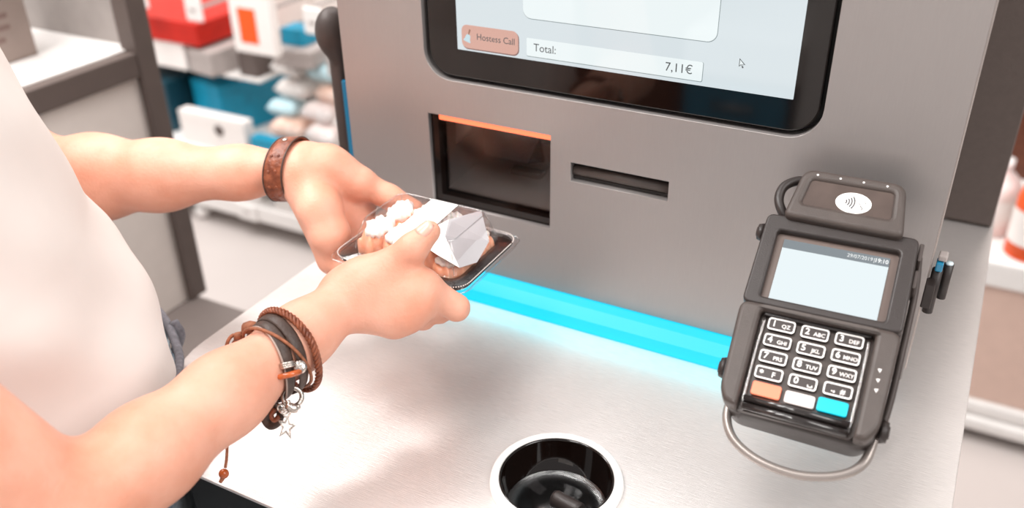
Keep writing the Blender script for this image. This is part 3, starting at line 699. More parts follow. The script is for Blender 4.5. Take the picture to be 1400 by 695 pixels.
def head_f(P):
    R = np.stack([ldir, fdir, [0, 0, 1]], 1)
    c = np.array([hd[0], hd[1], 1.475])
    d = ellipsoid(P, c, (0.072, 0.092, 0.105), R)
    d = smin(d, ellipsoid(P, c + fdir * 0.030 - [0, 0, 0.062], (0.052, 0.058, 0.058), R), 0.03)
    d = smin(d, cone(P, c + fdir * 0.098 + [0, 0, 0.004], c + fdir * 0.110 - [0, 0, 0.032], 0.007, 0.011), 0.012)
    d = smin(d, ellipsoid(P, c + fdir * 0.088 - [0, 0, 0.062], (0.022, 0.012, 0.008), R), 0.008)
    for s in (-1, 1):
        d = smin(d, ellipsoid(P, c + ldir * 0.076 * s - [0, 0, 0.012] - fdir * 0.005, (0.008, 0.018, 0.030), R), 0.006)
        e = ellipsoid(P, c + ldir * 0.031 * s + fdir * 0.098 - [0, 0, 0.002], (0.015, 0.012, 0.009), R)
        d = -smin(-d, e, 0.006)
    return smin(d, cone(P, np.array([neck[0], neck[1], 1.27]), c - [0, 0, 0.06] - fdir * 0.01, 0.055, 0.046), 0.02)
def torso_in(P):
    d = cone(P, np.array([-0.58, 0.28, 0.98]), np.array([-0.61, 0.25, 1.18]), 0.085, 0.085)
    d = smin(d, cone(P, mixp(sh_R, sh_L, 0.12), mixp(sh_R, sh_L, 0.88), 0.05, 0.05), 0.05)
    return d
def right_f(P): return hand(P, RH, wr_R, forearm(P, el_R, wr_R, sh_R, 1))
def left_f(P):
    d = hand(P, LH, wr_L, forearm(P, el_L, wr_L, sh_L, -1))
    ulnar = chain(P, [at(424, 247, 0.745), at(438, 285, 0.735), at(452, 322, 0.735), at(461, 350, 0.742)], [0.0160, 0.0172, 0.0155, 0.0120], 0.006)
    d = smin(d, ulnar, 0.006)
    d = smin(d, cone(P, at(452, 268, 0.772), at(498, 283, 0.782), 0.0150, 0.0110), 0.010)
    return smin(d, cone(P, at(446, 229, 0.750), at(488, 250, 0.756), 0.0180, 0.0140), 0.006)
def body_f(P):
    d = np.full(len(P), 0.3)
    # evaluate each limb only near it
    def near(fn, lo, hi):
        m = np.all((P > np.array(lo) - 0.02) & (P < np.array(hi) + 0.02), axis=1)
        r = np.full(len(P), 0.3)
        if m.any(): r[m] = fn(P[m])
        return r
    d = np.minimum(near(right_f, (-0.54, 0.10, 0.92), (-0.24, 0.56, 1.30)), near(left_f, (-0.77, 0.34, 0.92), (-0.32, 0.61, 1.30)))
    d = smin(d, near(torso_in, (-0.75, 0.10, 0.86), (-0.40, 0.45, 1.32)), 0.02)
    return smin(d, near(head_f, (-0.78, 0.08, 1.2), (-0.42, 0.44, 1.62)), 0.03)

per = empty('person', (-0.60, 0.26, 0), 'person in white t-shirt and jeans holding a food tray in both hands', 'person')
link('body', net_mesh('body', body_f, (-0.79, 0.07, 0.87), (-0.22, 0.62, 1.62), 0.0022, 1), M_skin, per)

# torso outline per height: forward offset, half width, half depth
tz = np.array([0.86, 0.895, 0.91, 0.925, 0.945, 0.97, 1.00, 1.03, 1.06, 1.11, 1.15, 1.19, 1.25, 1.29])
tsf = np.array([-0.026, -0.018, -0.006, 0.003, 0.0065, 0.006, -0.001, -0.011, -0.023, -0.036, -0.043, -0.05, -0.055, -0.05])
ta = np.array([0.135, 0.14, 0.143, 0.145, 0.146, 0.145, 0.145, 0.145, 0.147, 0.152, 0.158, 0.162, 0.14, 0.08])
tb = np.array([0.112, 0.116, 0.117, 0.118, 0.118, 0.118, 0.118, 0.118, 0.118, 0.118, 0.116, 0.11, 0.085, 0.062])
def torso_shell(P, grow=0.0, amp=1.0):
    z = P[:, 2]; s = np.interp(z, tz, tsf); a = np.interp(z, tz, ta) + grow; b = np.interp(z, tz, tb) + grow
    q = P - c0; u = q @ ldir; v = q @ fdir - s
    k = np.sqrt((u / a) ** 2 + (v / b) ** 2); ang = np.arctan2(u / a, v / b)
    wr = 0.0034 * np.sin(3 * ang + 34 * z + 1.2 * np.sin(25 * z)) + 0.0016 * np.sin(5 * ang - 26 * z) + 0.0016 * np.sin(9 * ang - 60 * z) + 0.003 * np.exp(-((z - 0.935) / 0.02) ** 2) * np.sin(14 * ang)
    return (k - 1) * b - wr * amp
def shirt_f(P):
    d = torso_shell(P)
    d = smin(d, cone(P, mixp(sh_R, sh_L, 0.04), mixp(sh_R, sh_L, 0.96), 0.052, 0.052), 0.04)
    for sh, el in ((sh_R, el_R), (sh_L, el_L)):
        ax = (el - sh) / np.linalg.norm(el - sh)
        sl = cone(P, sh, sh + ax * 0.10, 0.052, 0.052)
        sl = np.maximum(sl, (P - sh) @ ax - 0.075)
        d = smin(d, sl, 0.012)
    d = np.maximum(d, 0.902 + 0.006 * np.sin(12 * P[:, 0]) - P[:, 2])
    col = np.linalg.norm((P - np.array([neck[0], neck[1], 1.31])) * [1, 1, 1.4], axis=1) - 0.066
    return np.maximum(d, -col)
link('t_shirt', net_mesh('t_shirt', shirt_f, (-0.82, 0.04, 0.88), (-0.36, 0.56, 1.32), 0.004, 2), M_shirt, per)
# jeans
hip = c0.copy()
def jeans_f(P):
    z = P[:, 2]; q = P - hip; u = q @ ldir; v = q @ fdir
    b = np.interp(z, [0.70, 0.80, 0.90, 0.92, 0.94], [0.114, 0.122, 0.118, 0.124, 0.1285]); a = b + 0.032
    top = 0.936 + 0.004 * np.sin(u * 60)
    d = np.maximum((np.sqrt((u / a) ** 2 + (v / b) ** 2) - 1) * b, np.maximum(z - top, 0.72 - z))
    for s in (-1, 1):
        k = hip + ldir * 0.075 * s
        leg = chain(P, [np.array([k[0], k[1], 0.80]), np.array([k[0], k[1], 0.46]) , np.array([k[0], k[1], 0.10]) - fdir * 0.03], [0.088, 0.064, 0.05], 0.02)
        leg = np.maximum(leg, 0.075 - z)
        d = smin(d, leg, 0.02)
    return d - 0.0012 * np.sin(70 * z + 9 * u / 0.1)
jn = link('jeans', net_mesh('jeans', jeans_f, (-0.80, 0.04, 0.05), (-0.38, 0.50, 0.98), 0.006, 1), M_denim, per)
def waist_loop(z, grow, n=90):
    pts = []
    for t in np.linspace(0, 2 * math.pi, n + 1)[:-1]:
        b = 0.126 + grow; a = b + 0.032; u = a * math.sin(t)
        p = hip + ldir * u + fdir * b * math.cos(t); pts.append((p[0], p[1], z + 0.004 * math.sin(u * 60)))
    return pts
tube('waistband', waist_loop(0.9345, 0.0020), 0.0036, M_denimseam, jn, 10, True)
tube('waist_seam', waist_loop(0.9140, -0.0035), 0.0016, M_denimseam, jn, 8, True)
for t in (-0.35, 0.12, 0.55):
    b = 0.132; p = hip + ldir * (b + 0.032) * math.sin(t) + fdir * b * math.cos(t)
    tube('belt_loop', smooth_path([(p[0], p[1], 0.940), (p[0] + 0.002, p[1] + 0.002, 0.926), (p[0] - 0.004, p[1] - 0.004, 0.908)], 10), 0.0040, M_denimseam, jn, 8, flat=0.5)
for s in (-1, 1):
    k = hip + ldir * 0.075 * s - fdir * 0.045
    def shoe_f(P, k=k):
        d = cone(P, np.array([k[0], k[1], 0.045]), np.array([k[0], k[1], 0.035]) + fdir * 0.17, 0.042, 0.036)
        d = smin(d, cone(P, np.array([k[0], k[1], 0.05]), np.array([k[0], k[1], 0.10]), 0.042, 0.04), 0.02)
        return np.maximum(d, 0.001 - P[:, 2])
    link('shoe', net_mesh('shoe', shoe_f, (k[0] - 0.09, k[1] - 0.09, -0.01), (k[0] + 0.20, k[1] + 0.20, 0.16), 0.005, 1), M_shoe, per)
# hair (long, brown) and eyes, above the picture
hc = np.array([hd[0], hd[1], 1.475])
def hair_f(P):
    R = np.stack([ldir, fdir, [0, 0, 1]], 1)
    d = ellipsoid(P, hc - fdir * 0.012 + [0, 0, 0.012], (0.086, 0.104, 0.114), R)
    d = smin(d, cone(P, hc - fdir * 0.075, hc - fdir * 0.085 - [0, 0, 0.20], 0.055, 0.042), 0.03)
    face = ellipsoid(P, hc + fdir * 0.085 - [0, 0, 0.03], (0.064, 0.075, 0.085), R)
    return np.maximum(d, -face) - 0.0015 * np.sin(90 * ((P - hc) @ ldir))
link('hair', net_mesh('hair', hair_f, (-0.80, 0.03, 1.20), (-0.42, 0.44, 1.63), 0.005, 1), M_hair, per)
for s in (-1, 1):
    bm = bmesh.new(); bmesh.ops.create_uvsphere(bm, u_segments=16, v_segments=10, radius=0.0115)
    p = hc + ldir * 0.031 * s + fdir * 0.081 - [0, 0, 0.002]
    bmesh.ops.translate(bm, verts=bm.verts, vec=Vector(p)); from_bm('eye', bm, mat('eye_white', (240, 236, 232), 0.15), per, True)
# thumbnail of the near hand
def nail(ti, tip, nrm, w, l, name='thumbnail'):
    ax = (tip - ti) / np.linalg.norm(tip - ti); nrm = nrm - ax * (nrm @ ax); nrm /= np.linalg.norm(nrm); sd = np.cross(ax, nrm)
    bm = bmesh.new(); g = []
    for i in range(7):
        row = []
        for j in range(7):
            s, t = (j / 6 - 0.5) * 2, i / 6
            wd = w * (0.86 + 0.14 * math.sin(math.pi * min(1, t + 0.2))) * (1 if t < 0.8 else math.sqrt(max(0.05, 1 - ((t - 0.8) / 0.24) ** 2)))
            p0 = mixp(ti, tip, 0.62) + ax * l * t
            a_ = s * 0.85
            p = p0 + sd * math.sin(a_) * wd + nrm * (0.0098 * math.cos(a_) - 0.0006 - 0.0014 * t)
            row.append(bm.verts.new(p))
        g.append(row)
    for i in range(6):
        for j in range(6): bm.faces.new((g[i][j], g[i][j + 1], g[i + 1][j + 1], g[i + 1][j]))
    o = from_bm(name, bm, M_nail, per, True)
    md = o.modifiers.new('s', 'SOLIDIFY'); md.thickness = 0.0006
    return o
nail(RH['ti'], RH['tip'], np.array([0.15, -0.1, 1.0]), 0.0085, 0.012)

# ================================================================== bracelets
def arm_ring(fn, c, ax, off, n=64, shift=0.0, tilt=(0, 0, 0), sag=0.0):
    """Closed loop lying on the arm around centre c; returns points and outward directions."""
    ax = ax / np.linalg.norm(ax); e1 = np.cross(ax, [0, 0, 1.0]); e1 /= np.linalg.norm(e1); e2 = np.cross(e1, ax)
    if e2[2] < 0: e2 = -e2
    th = np.linspace(0, 2 * math.pi, n + 1)[:-1]
    D = np.cos(th)[:, None] * e1 + np.sin(th)[:, None] * e2
    base = c + ax * shift + (np.cos(th) * tilt[0] + np.sin(th) * tilt[1])[:, None] * ax
    lo = np.zeros(n); hi = np.full(n, 0.06)
    for _ in range(24):
        m = (lo + hi) / 2; v = fn(base + D * m[:, None]); s = v < 0; lo = np.where(s, m, lo); hi = np.where(s, hi, m)
    r = lo + off + sag * np.clip(-np.sin(th), 0, 1) ** 1.5
    # loops of leather are smoother than the arm
    for _ in range(4): r = 0.5 * r + 0.25 * (np.roll(r, 1) + np.roll(r, -1))
    return base + D * r[:, None], D
axL = wr_L - el_L; cL = mixp(el_L, wr_L, 0.945)
cuff = empty('leather_cuff', tuple(cL), 'brown embossed leather cuff on the far wrist', 'bracelet')
P_, D_ = arm_ring(left_f, cL, axL, 0.0045, 64, 0.001, (-0.002, 0.004))
tube('band', P_, 0.0088, M_leather, cuff, 12, True, 0.17, D_)
for dx in (-0.0083, 0.0083):
    Pe = P_ + axL / np.linalg.norm(axL) * dx + D_ * 0.0006; tube('edge_stitching', Pe, 0.0007, M_leatherdk, cuff, 6, True)
def rivet(c, n, r, m, parent, name='rivet'):
    bm = bmesh.new(); bmesh.ops.create_uvsphere(bm, u_segments=14, v_segments=8, radius=r)
    q = Vector(n).to_track_quat('Z', 'Y').to_matrix().to_4x4()
    for v in bm.verts: v.co = Matrix.Translation(Vector(c)) @ q @ Vector((v.co.x, v.co.y, v.co.z * 0.45))
    return from_bm(name, bm, m, parent, True)
camdir = -(D_ @ (ray(402, 225) / np.linalg.norm(ray(402, 225))))
i0 = int(np.argmax(camdir))
for k_ in (-9, -5, 0, 5):
    i = (i0 + k_) % 64
    axn = axL / np.linalg.norm(axL)
    for s in (-1, 1):
        rivet(P_[i] + D_[i] * 0.0015 + axn * 0.0032 * s, D_[i], 0.0014, M_leather, cuff, 'embossed_dot')
rivet(P_[16] + D_[16] * 0.0016, D_[16], 0.0026, M_silver, cuff)

axR = (wr_R - el_R) / np.linalg.norm(wr_R - el_R); cR = mixp(el_R, wr_R, 0.675)
br = empty('charm_bracelet', tuple(cR), 'dark leather and braided cord bracelet with silver star charm on the near arm', 'bracelet')
def strand(name, shift, w, m, off, flat, tilt, sag):
    P, D = arm_ring(right_f, cR, axR, off, 72, shift, tilt, sag); o = tube(name, P, w, m, br, 10, True, flat, D); return P, D
PA, DA = strand('leather_strap', -0.002, 0.0042, M_leatherdk, 0.0016, 0.26, (-0.004, 0.006), 0.004)
PB, DB = strand('leather_strap', 0.0065, 0.0040, M_leatherdk, 0.0018, 0.26, (-0.002, 0.004), 0.006)
strand('strap_edge', -0.0062, 0.0006, M_leatheredge, 0.0022, 1.0, (-0.004, 0.006), 0.004)
strand('thin_cord', 0.0025, 0.0011, M_cord, 0.0036, 1.0, (0.004, -0.004), 0.004)
P0, D0 = arm_ring(right_f, cR, axR, 0.0030, 72, 0.0135, (0.001, 0.003), 0.009)
for ph in (0, 2 * math.pi / 3, 4 * math.pi / 3):          # three plaited strings
    n_ = 288; Q = []
    for i in range(n_):
        f_ = i / n_ * 72; a_, t_ = int(f_) % 72, f_ - int(f_); p = P0[a_] * (1 - t_) + P0[(a_ + 1) % 72] * t_; d = D0[a_] * (1 - t_) + D0[(a_ + 1) % 72] * t_
        an = i / n_ * 2 * math.pi * 18 + ph
        Q.append(p + d * math.cos(an) * 0.0011 + axR * math.sin(an) * 0.0017)
    tube('braid_string', Q, 0.00125, M_leather, br, 6, True)
vd = lambda px, py: -ray(px, py) / np.linalg.norm(ray(px, py))
def onarm(px, py, lift):
    """Point on the near arm's skin seen at a pixel, lifted towards the viewer."""
    r = ray(px, py); d = np.linspace(0.5, 0.72, 400); v = right_f(CAM + r[None] * d[:, None]); k = np.argmax(v < lift) if (v < lift).any() else np.argmin(v)
    return CAM + r * d[k]
# silver wrap, star bead, amber ring, clasp, charm
c1 = onarm(393, 499, 0.0035); 
def ringobj(name, c, nrm, r, tr, m, sq=1.0, seg=28):
    nrm = nrm / np.linalg.norm(nrm); e1 = np.cross(nrm, [0, 0, 1.0]); e1 /= np.linalg.norm(e1); e2 = np.cross(nrm, e1)
    pts = [c + e1 * math.cos(t) * r + e2 * math.sin(t) * r * sq for t in np.linspace(0, 2 * math.pi, seg + 1)[:-1]]
    return tube(name, pts, tr, m, br, 10, True)
loopdir = at(399, 535, 0.59) - at(388, 490, 0.59)
for k_ in (-1, 0, 1): ringobj('silver_wrap', c1 + loopdir / np.linalg.norm(loopdir) * 0.0013 * k_, loopdir, 0.0042, 0.0008, M_silver, 0.8)
c2 = onarm(410, 502, 0.006); rivet(c2, vd(410, 502), 0.0046, M_silver, br, 'silver_bead')
def star_pts(R, r, rot=0.0, n=5):
    return [((R if i % 2 == 0 else r) * math.sin(rot + math.pi * i / n), (R if i % 2 == 0 else r) * math.cos(rot + math.pi * i / n)) for i in range(2 * n)]
def facing(c, roll=0.0):
    z = Vector(vd(395, 540)); x = Vector((0, 0, 1)).cross(z).normalized(); y = z.cross(x)
    m = Matrix((x, y, z)).transposed().to_4x4(); return Matrix.Translation(Vector(c)) @ m @ Matrix.Rotation(roll, 4, 'Z')
plate('star_relief', [star_pts(0.0030, 0.0013)], 0.0016, 0.0026, M_silver, br, 0.0002, facing(c2, 0.3))
c3 = onarm(396, 512, 0.004); ringobj('amber_ring', c3, loopdir, 0.0062, 0.0020, M_amber, 0.7)
c4 = onarm(400, 543, 0.004) ; ringobj('clasp_ring', c4, vd(400, 543) + np.array([0.2, 0, 0.1]), 0.0060, 0.0016, M_silver)
tube('clasp_body', smooth_path([at(393, 548, 0.585), at(396, 556, 0.585), at(402, 559, 0.586), at(409, 555, 0.588)], 12), [0.0016] * 3 + [0.0030] * 7 + [0.0020] * 3, M_silver, br, 10)
ringobj('jump_ring', at(388, 562, 0.584), np.array([0.3, 0.2, 1.0]), 0.0028, 0.0006, M_silver)
for j, (qx, qy) in enumerate(((384, 558), (392, 566))): ringobj('jump_ring', at(qx, qy, 0.584), vd(qx, qy), 0.0021, 0.0006, M_silver)
cs = at(392, 584, 0.583)
me_star = [star_pts(0.0088, 0.0040, 0.25), [(x, y) for x, y in star_pts(0.0050, 0.0022, 0.25)][::-1]]
me_star = [[(x * 0.72, y) for x, y in L_] for L_ in me_star]
plate('star_charm', me_star, -0.0007, 0.0007, M_silver, br, 0.0004, facing(cs, -0.12))
tube('leather_curl', smooth_path([at(382, 556, 0.592), at(370, 562, 0.594), at(364, 572, 0.596), at(370, 581, 0.596), at(380, 576, 0.592), at(384, 566, 0.590)], 24), 0.0036, M_leatherdk, br, 10, flat=0.5)
tube('leather_curl', smooth_path([at(376, 560, 0.589), at(371, 568, 0.590), at(375, 575, 0.590), at(382, 570, 0.588)], 18), 0.0016, M_leather, br, 8)
# knot, loose loop and dangling bead
kn = at(341, 449, 0.605)
tube('knot', [at(333, 452, 0.606), at(337, 449, 0.604), at(343, 448, 0.602), at(349, 447, 0.602), at(354, 449, 0.602)], [0.0018, 0.0042, 0.0046, 0.0034, 0.0016], M_cord, br, 12)
tube('cord_loop', smooth_path([at(335, 452, 0.606), at(326, 458, 0.607), at(318, 459, 0.606), at(312, 466, 0.606), at(310, 476, 0.607), at(316, 478, 0.612), at(320, 468, 0.609), at(328, 462, 0.608), at(325, 468, 0.610), at(316, 476, 0.615)], 60), 0.0013, M_cord, br, 8)
tube('knot', [at(322, 464, 0.605), at(326, 459, 0.604), at(330, 456, 0.604)], [0.0016, 0.0030, 0.0016], M_cord, br, 10)
tube('cord_tail', smooth_path([at(316, 476, 0.616), at(308, 510, 0.632), at(304, 560, 0.630), at(310, 600, 0.615), at(310, 625, 0.603), at(308, 640, 0.602)], 40), 0.0010, M_cord, br, 8)
bd = at(306, 648, 0.602)
bm = bmesh.new(); bmesh.ops.create_uvsphere(bm, u_segments=16, v_segments=12, radius=0.0034); bmesh.ops.translate(bm, verts=bm.verts, vec=Vector(bd)); from_bm('amber_bead', bm, M_amber, br, True)
tube('cord_end', [at(305, 653, 0.602), at(301, 660, 0.602)], [0.0016, 0.0012], M_cord, br, 8)

# ================================================================== food tray with clear lid
X0, X1, Y0, Y1, ZR = -0.4140, -0.2945, 0.4685, 0.5630, 1.000
tray = empty('food_tray', ((X0 + X1) / 2, (Y0 + Y1) / 2, 0.977), 'black plastic food tray with clear lid and paper labels, held over the counter', 'food tray')
def loft(name, secs, m, parent, close_first=False, close_last=False, r=0.014):
    bm = bmesh.new(); rings = []
    for (ins, z) in secs:
        rr = max(0.004, r - ins * 0.4)
        rings.append([bm.verts.new((x, y, z)) for x, y in rrect(X0 + ins, Y0 + ins, X1 - ins, Y1 - ins, rr, 6)])
    n_ = len(rings[0])
    for A, B in zip(rings[:-1], rings[1:]):
        for k in range(n_): bm.faces.new((A[k], A[(k + 1) % n_], B[(k + 1) % n_], B[k]))
    if close_first: bm.faces.new(rings[0][::-1])
    if close_last: bm.faces.new(rings[-1])
    return from_bm(name, bm, m, parent, True)
tr_ = loft('tray', [(0.0200, 0.9865), (0.0180, 0.9865), (0.0150, 0.9885), (0.0125, 0.9960), (0.0030, 0.9968), (0.0018, 0.9985), (0.0030, 1.0000), (0.0125, 1.0004), (0.0140, 0.9988), (0.0165, 0.9895), (0.0190, 0.9880)], M_tray, tray, True, True)
lid = loft('lid', [(0.0008, 0.9955), (-0.0010, 0.9965), (-0.0012, 1.0000), (0.0012, 1.0012), (0.0120, 1.0014), (0.0132, 1.0030), (0.0150, 1.0165), (0.0190, 1.0262), (0.0215, 1.0270)], M_clear, tray, False, True)
bm = bmesh.new()                                   # ribbed edge of the lid flange
loop = rrect(X0 + 0.0012, Y0 + 0.0012, X1 - 0.0012, Y1 - 0.0012, 0.0135, 6)
Lp = [np.array(p) for p in loop]; Lp.append(Lp[0]); acc_ = 0.0
for a_, b_ in zip(Lp[:-1], Lp[1:]):
    L_ = np.linalg.norm(b_ - a_); t_ = -acc_
    while True:
        t_ += 0.0019
        if t_ > L_: acc_ = L_ - (t_ - 0.0019); break
        p = a_ + (b_ - a_) * (t_ / L_)
        r_ = bmesh.ops.create_icosphere(bm, subdivisions=1, radius=0.00062); bmesh.ops.translate(bm, verts=r_['verts'], vec=Vector((p[0], p[1], 1.0012)))
    
from_bm('ribbed_edge', bm, mat('frosted_rib', (226, 214, 208), 0.2, coat=0.5), lid, True)
M_edge = thin_clear('lid_edge_glint', (255, 255, 255), 0.2, 0.1)  # glossy tubes added along the lid edges to give thin highlights
for ins, z in ((0.0196, 1.0266), (-0.0008, 0.9985)):
    tube('lid_glint_ridge', [(x, y, z) for x, y in rrect(X0 + ins, Y0 + ins, X1 - ins, Y1 - ins, 0.0085, 6)], 0.00055, M_edge, lid, 6, True)
for sx, sy in ((0, 0), (1, 0), (1, 1), (0, 1)):  # corner tubes, added for the same edge highlights
    cx_ = [(X0, X1)[sx] + (1, -1)[sx] * t for t in (0.0150, 0.0175, 0.0215)]; cy_ = [(Y0, Y1)[sy] + (1, -1)[sy] * t for t in (0.0150, 0.0175, 0.0215)]
    tube('lid_glint_crease', [(cx_[0], cy_[0], 1.0035), (cx_[1], cy_[1], 1.0165), (cx_[2], cy_[2], 1.0264)], 0.0005, M_edge, lid, 6)
# paper labels
def sheet(name, quads, m, parent, th=0.0003):
    bm = bmesh.new(); vs = {}
    def V_(p):
        k = tuple(round(float(x), 6) for x in p)
        if k not in vs: vs[k] = bm.verts.new(p)
        return vs[k]
    for q in quads: bm.faces.new([V_(p) for p in q])
    o = from_bm(name, bm, m, parent); md = o.modifiers.new('s', 'SOLIDIFY'); md.thickness = th; md.offset = 0
    return o
zl = 1.0274
s1 = [(-0.3640, 0.5462, zl - 0.004), (-0.3400, 0.5462, zl - 0.004), (-0.3640, 0.5425, zl), (-0.3400, 0.5425, zl), (-0.3610, 0.4885, zl), (-0.3370, 0.4885, zl), (-0.3605, 0.4790, 1.0165), (-0.3365, 0.4790, 1.0165), (-0.3600, 0.4760, 1.0040), (-0.3360, 0.4760, 1.0040)]
sheet('paper_band', [(s1[i], s1[i + 1], s1[i + 3], s1[i + 2]) for i in range(0, 8, 2)], M_paper, tray)

# sushi pieces inside the tray: salmon body with a white topping
def sal_f(P):
    q = np.abs(P - np.array([0, 0, 0.0125])) / np.array([0.0128, 0.0190, 0.0128])
    d = ((q ** 2.6).sum(1) ** (1 / 2.6) - 1) * 0.0128
    return d - 0.0009 * np.sin(P[:, 0] * 420) * np.sin(P[:, 1] * 330 + 1) - 0.0006 * np.sin(P[:, 1] * 800 + P[:, 0] * 500)
def top_f(P):
    d = smin(ellipsoid(P, (0.000, 0.003, 0.0245), (0.0102, 0.0128, 0.0050)), ellipsoid(P, (0.0025, -0.007, 0.0245), (0.0080, 0.0085, 0.0048)), 0.004)
    return d - 0.0012 * np.sin(P[:, 0] * 520 + 2) * np.sin(P[:, 1] * 420) - 0.0006 * np.sin(P[:, 1] * 1100 + P[:, 0] * 900)
sal_me = net_mesh('body', sal_f, (-0.018, -0.026, -0.004), (0.018, 0.026, 0.030), 0.0013); sal_me.materials.append(M_salmon)
top_me = net_mesh('topping', top_f, (-0.018, -0.026, 0.008), (0.018, 0.026, 0.036), 0.0011); top_me.materials.append(M_rice)
ORD = ('leftmost', 'second from the left', 'third from the left', 'rightmost')
for r in range(2):
    for c in range(4):
        e = empty('sushi_piece', (X0 + 0.0275 + c * 0.0222, Y0 + 0.0305 + r * 0.0325, 0.9882),
                  'sushi piece with white topping, %s in the %s row of the tray' % (ORD[c], ('near', 'far')[r]), 'sushi', 'sushi pieces in the tray')
        e.rotation_euler = (0, 0, random.uniform(-0.25, 0.25) + (math.pi if (r + c) % 2 else 0)); e.scale = (0.98, 0.92, 0.80 if c == 3 else (1.14 if (r + c) % 2 else 1.20))
        for nm, me in (('fish', sal_me), ('topping', top_me)):
            o = bpy.data.objects.new(nm, me); COL.objects.link(o); o.parent = e
# folded grey sticker over the right end of the lid
g = [(-0.3330, 0.5170, zl + 0.0006), (-0.3200, 0.5440, zl - 0.001), (-0.3040, 0.5270, 1.0110), (-0.3010, 0.5030, 1.0060), (-0.3060, 0.4860, 1.0090), (-0.3230, 0.4950, zl - 0.0002), (-0.3200, 0.4800, 1.0190), (-0.3330, 0.4830, 1.0215), (-0.3360, 0.5060, zl + 0.0004)]
sheet('grey_sticker', [(g[0], g[1], g[2], g[5]), (g[5], g[2], g[3], g[4])], M_papergrey, tray)
sheet('sticker_fold', [(g[0], g[5], g[4], g[6]), (g[8], g[0], g[6], g[7])], M_paper, tray)

# ================================================================== left: shelf cabinet, box, bench
cab = empty('open_shelf_cabinet', (-1.3, 0.65, 0), 'dark framed cabinet with white shelf and white lower panel at left', 'cabinet')
XC = -1.1224
box('post', (XC - 0.03, 0.9050, 0.5025), (XC + 0.004, 0.9400, 1.60), M_frame, cab, 0.002)
box('shelf_rail', (XC - 0.02, 0.28, 0.905), (XC + 0.002, 0.9045, 0.942), M_frame, cab, 0.002)
box('shelf_board', (-1.62, 0.28, 0.925), (XC - 0.0205, 0.924, 0.944), M_white, cab, 0.001)
box('lower_panel', (XC - 0.018, 0.28, 0.5025), (XC - 0.006, 0.9045, 0.9045), M_offwhite, cab, 0.001)
box('back_panel', (-1.62, 0.9245, 0.5025), (XC - 0.031, 0.934, 1.60), mat('cabinet_back_grey', (158, 150, 146), 0.6), cab, 0.001)
bx = empty('display_box', (-1.30, 0.76, 0.944), 'grey-brown box with faint text lines on the white shelf at left', 'box')
box('carton', (-1.36, 0.66, 0.9445), (-1.242, 0.832, 1.16), mat('box_grey_brown', (150, 134, 126), 0.6, var=0.04), bx, 0.002)
for i in range(7):
    box('text_line', (-1.2419, 0.70, 0.975 + i * 0.0165), (-1.2414, 0.80 - 0.012 * (i % 3 == 0), 0.982 + i * 0.0165), mat('box_print', (126, 104, 98), 0.6), bx, 0)
bn = empty('low_bench', (-1.25, 0.75, 0), 'flat grey laminate bench below the white cabinet, left of the counter', 'bench')
box('top', (-1.62, 0.52, 0.47), (-0.93, 0.9235, 0.5015), M_bench, bn, 0.003)
box('plinth', (-1.60, 0.54, 0.0), (-0.95, 0.9050, 0.4695), M_darkmetal, bn, 0.003)

# ================================================================== product shelving in the aisle behind
def carton(name, lo, hi, m, label, cat='box', group=None, band=None, rz=0.0, tilt=0.0, flap=True):
    """Closed carton with folded lid flap and a printed band; standing at its own place."""
    lo, hi = np.array(lo, float), np.array(hi, float); c = (lo + hi) / 2; s = (hi - lo) / 2
    e = empty(name, (c[0], c[1], lo[2]), label, cat, group); LOCAL.add(e.name)
    e.rotation_euler = (tilt, 0, rz); h2 = 2 * s[2]
    box('carton', (-s[0], -s[1], 0), (s[0], s[1], h2), m, e, 0.004)
    if flap: box('lid_flap', (-s[0] + 0.003, -s[1] - 0.0012, h2 - min(0.03, h2 * 0.3)), (s[0] - 0.003, -s[1] + 0.001, h2 + 0.0008), m, e, 0.0005)
    if band is not None: box('printed_band', (-s[0] * 0.6, -s[1] - 0.0014, h2 * 0.15), (s[0] * 0.25, -s[1] + 0.002, h2 * 0.62), band, e, 0.0005)
    return e
def packet_mesh(w_, l_, t_):
    bm = bmesh.new(); N_ = 10; top = []; bot = []
    for sgn, store in ((1, top), (-1, bot)):
        for i in range(N_ + 1):
            row = []
            for j in range(N_ + 1):
                u, v = i / N_ * 2 - 1, j / N_ * 2 - 1
                pu = max(0, 1 - u ** 6); pv = max(0, 1 - v ** 4)
                h_ = t_ * 0.5 * (pu * pv) ** 0.5 * (1 + 0.12 * math.sin(5 * u + 2) * math.sin(4 * v))
                row.append(bm.verts.new((u * w_ / 2 * (0.94 + 0.06 * v * v), v * l_ / 2, sgn * h_ + t_ / 2)))
            store.append(row)
    for st in (top, bot):
        for i in range(N_):
            for j in range(N_): bm.faces.new((st[i][j], st[i + 1][j], st[i + 1][j + 1], st[i][j + 1]))
    bmesh.ops.remove_doubles(bm, verts=bm.verts, dist=1e-5); bmesh.ops.recalc_face_normals(bm, faces=bm.faces)
    me = bpy.data.meshes.new('packet'); bm.to_mesh(me); bm.free(); me.polygons.foreach_set('use_smooth', [True] * len(me.polygons))
    return me
YG = 1.80
gon = empty('product_shelving', (-1.85, 2.05, 0), 'white wheeled product shelving in the aisle left of the kiosk', 'shelving')
gx0, gx1 = -2.75, -0.95
box('back_panel', (gx0, YG + 0.50, 0.06), (gx1, YG + 0.52, 1.5), M_offwhite, gon, 0.002)
box('bottom_deck', (gx0, YG + 0.012, 0.075), (gx1, YG + 0.498, 0.088), M_white, gon, 0.002)
box('bottom_lip', (gx0, YG, 0.062), (gx1, YG + 0.011, 0.112), M_white, gon, 0.003)
box('middle_shelf', (gx0, YG + 0.012, 0.235), (gx1, YG + 0.498, 0.25), M_white, gon, 0.002)
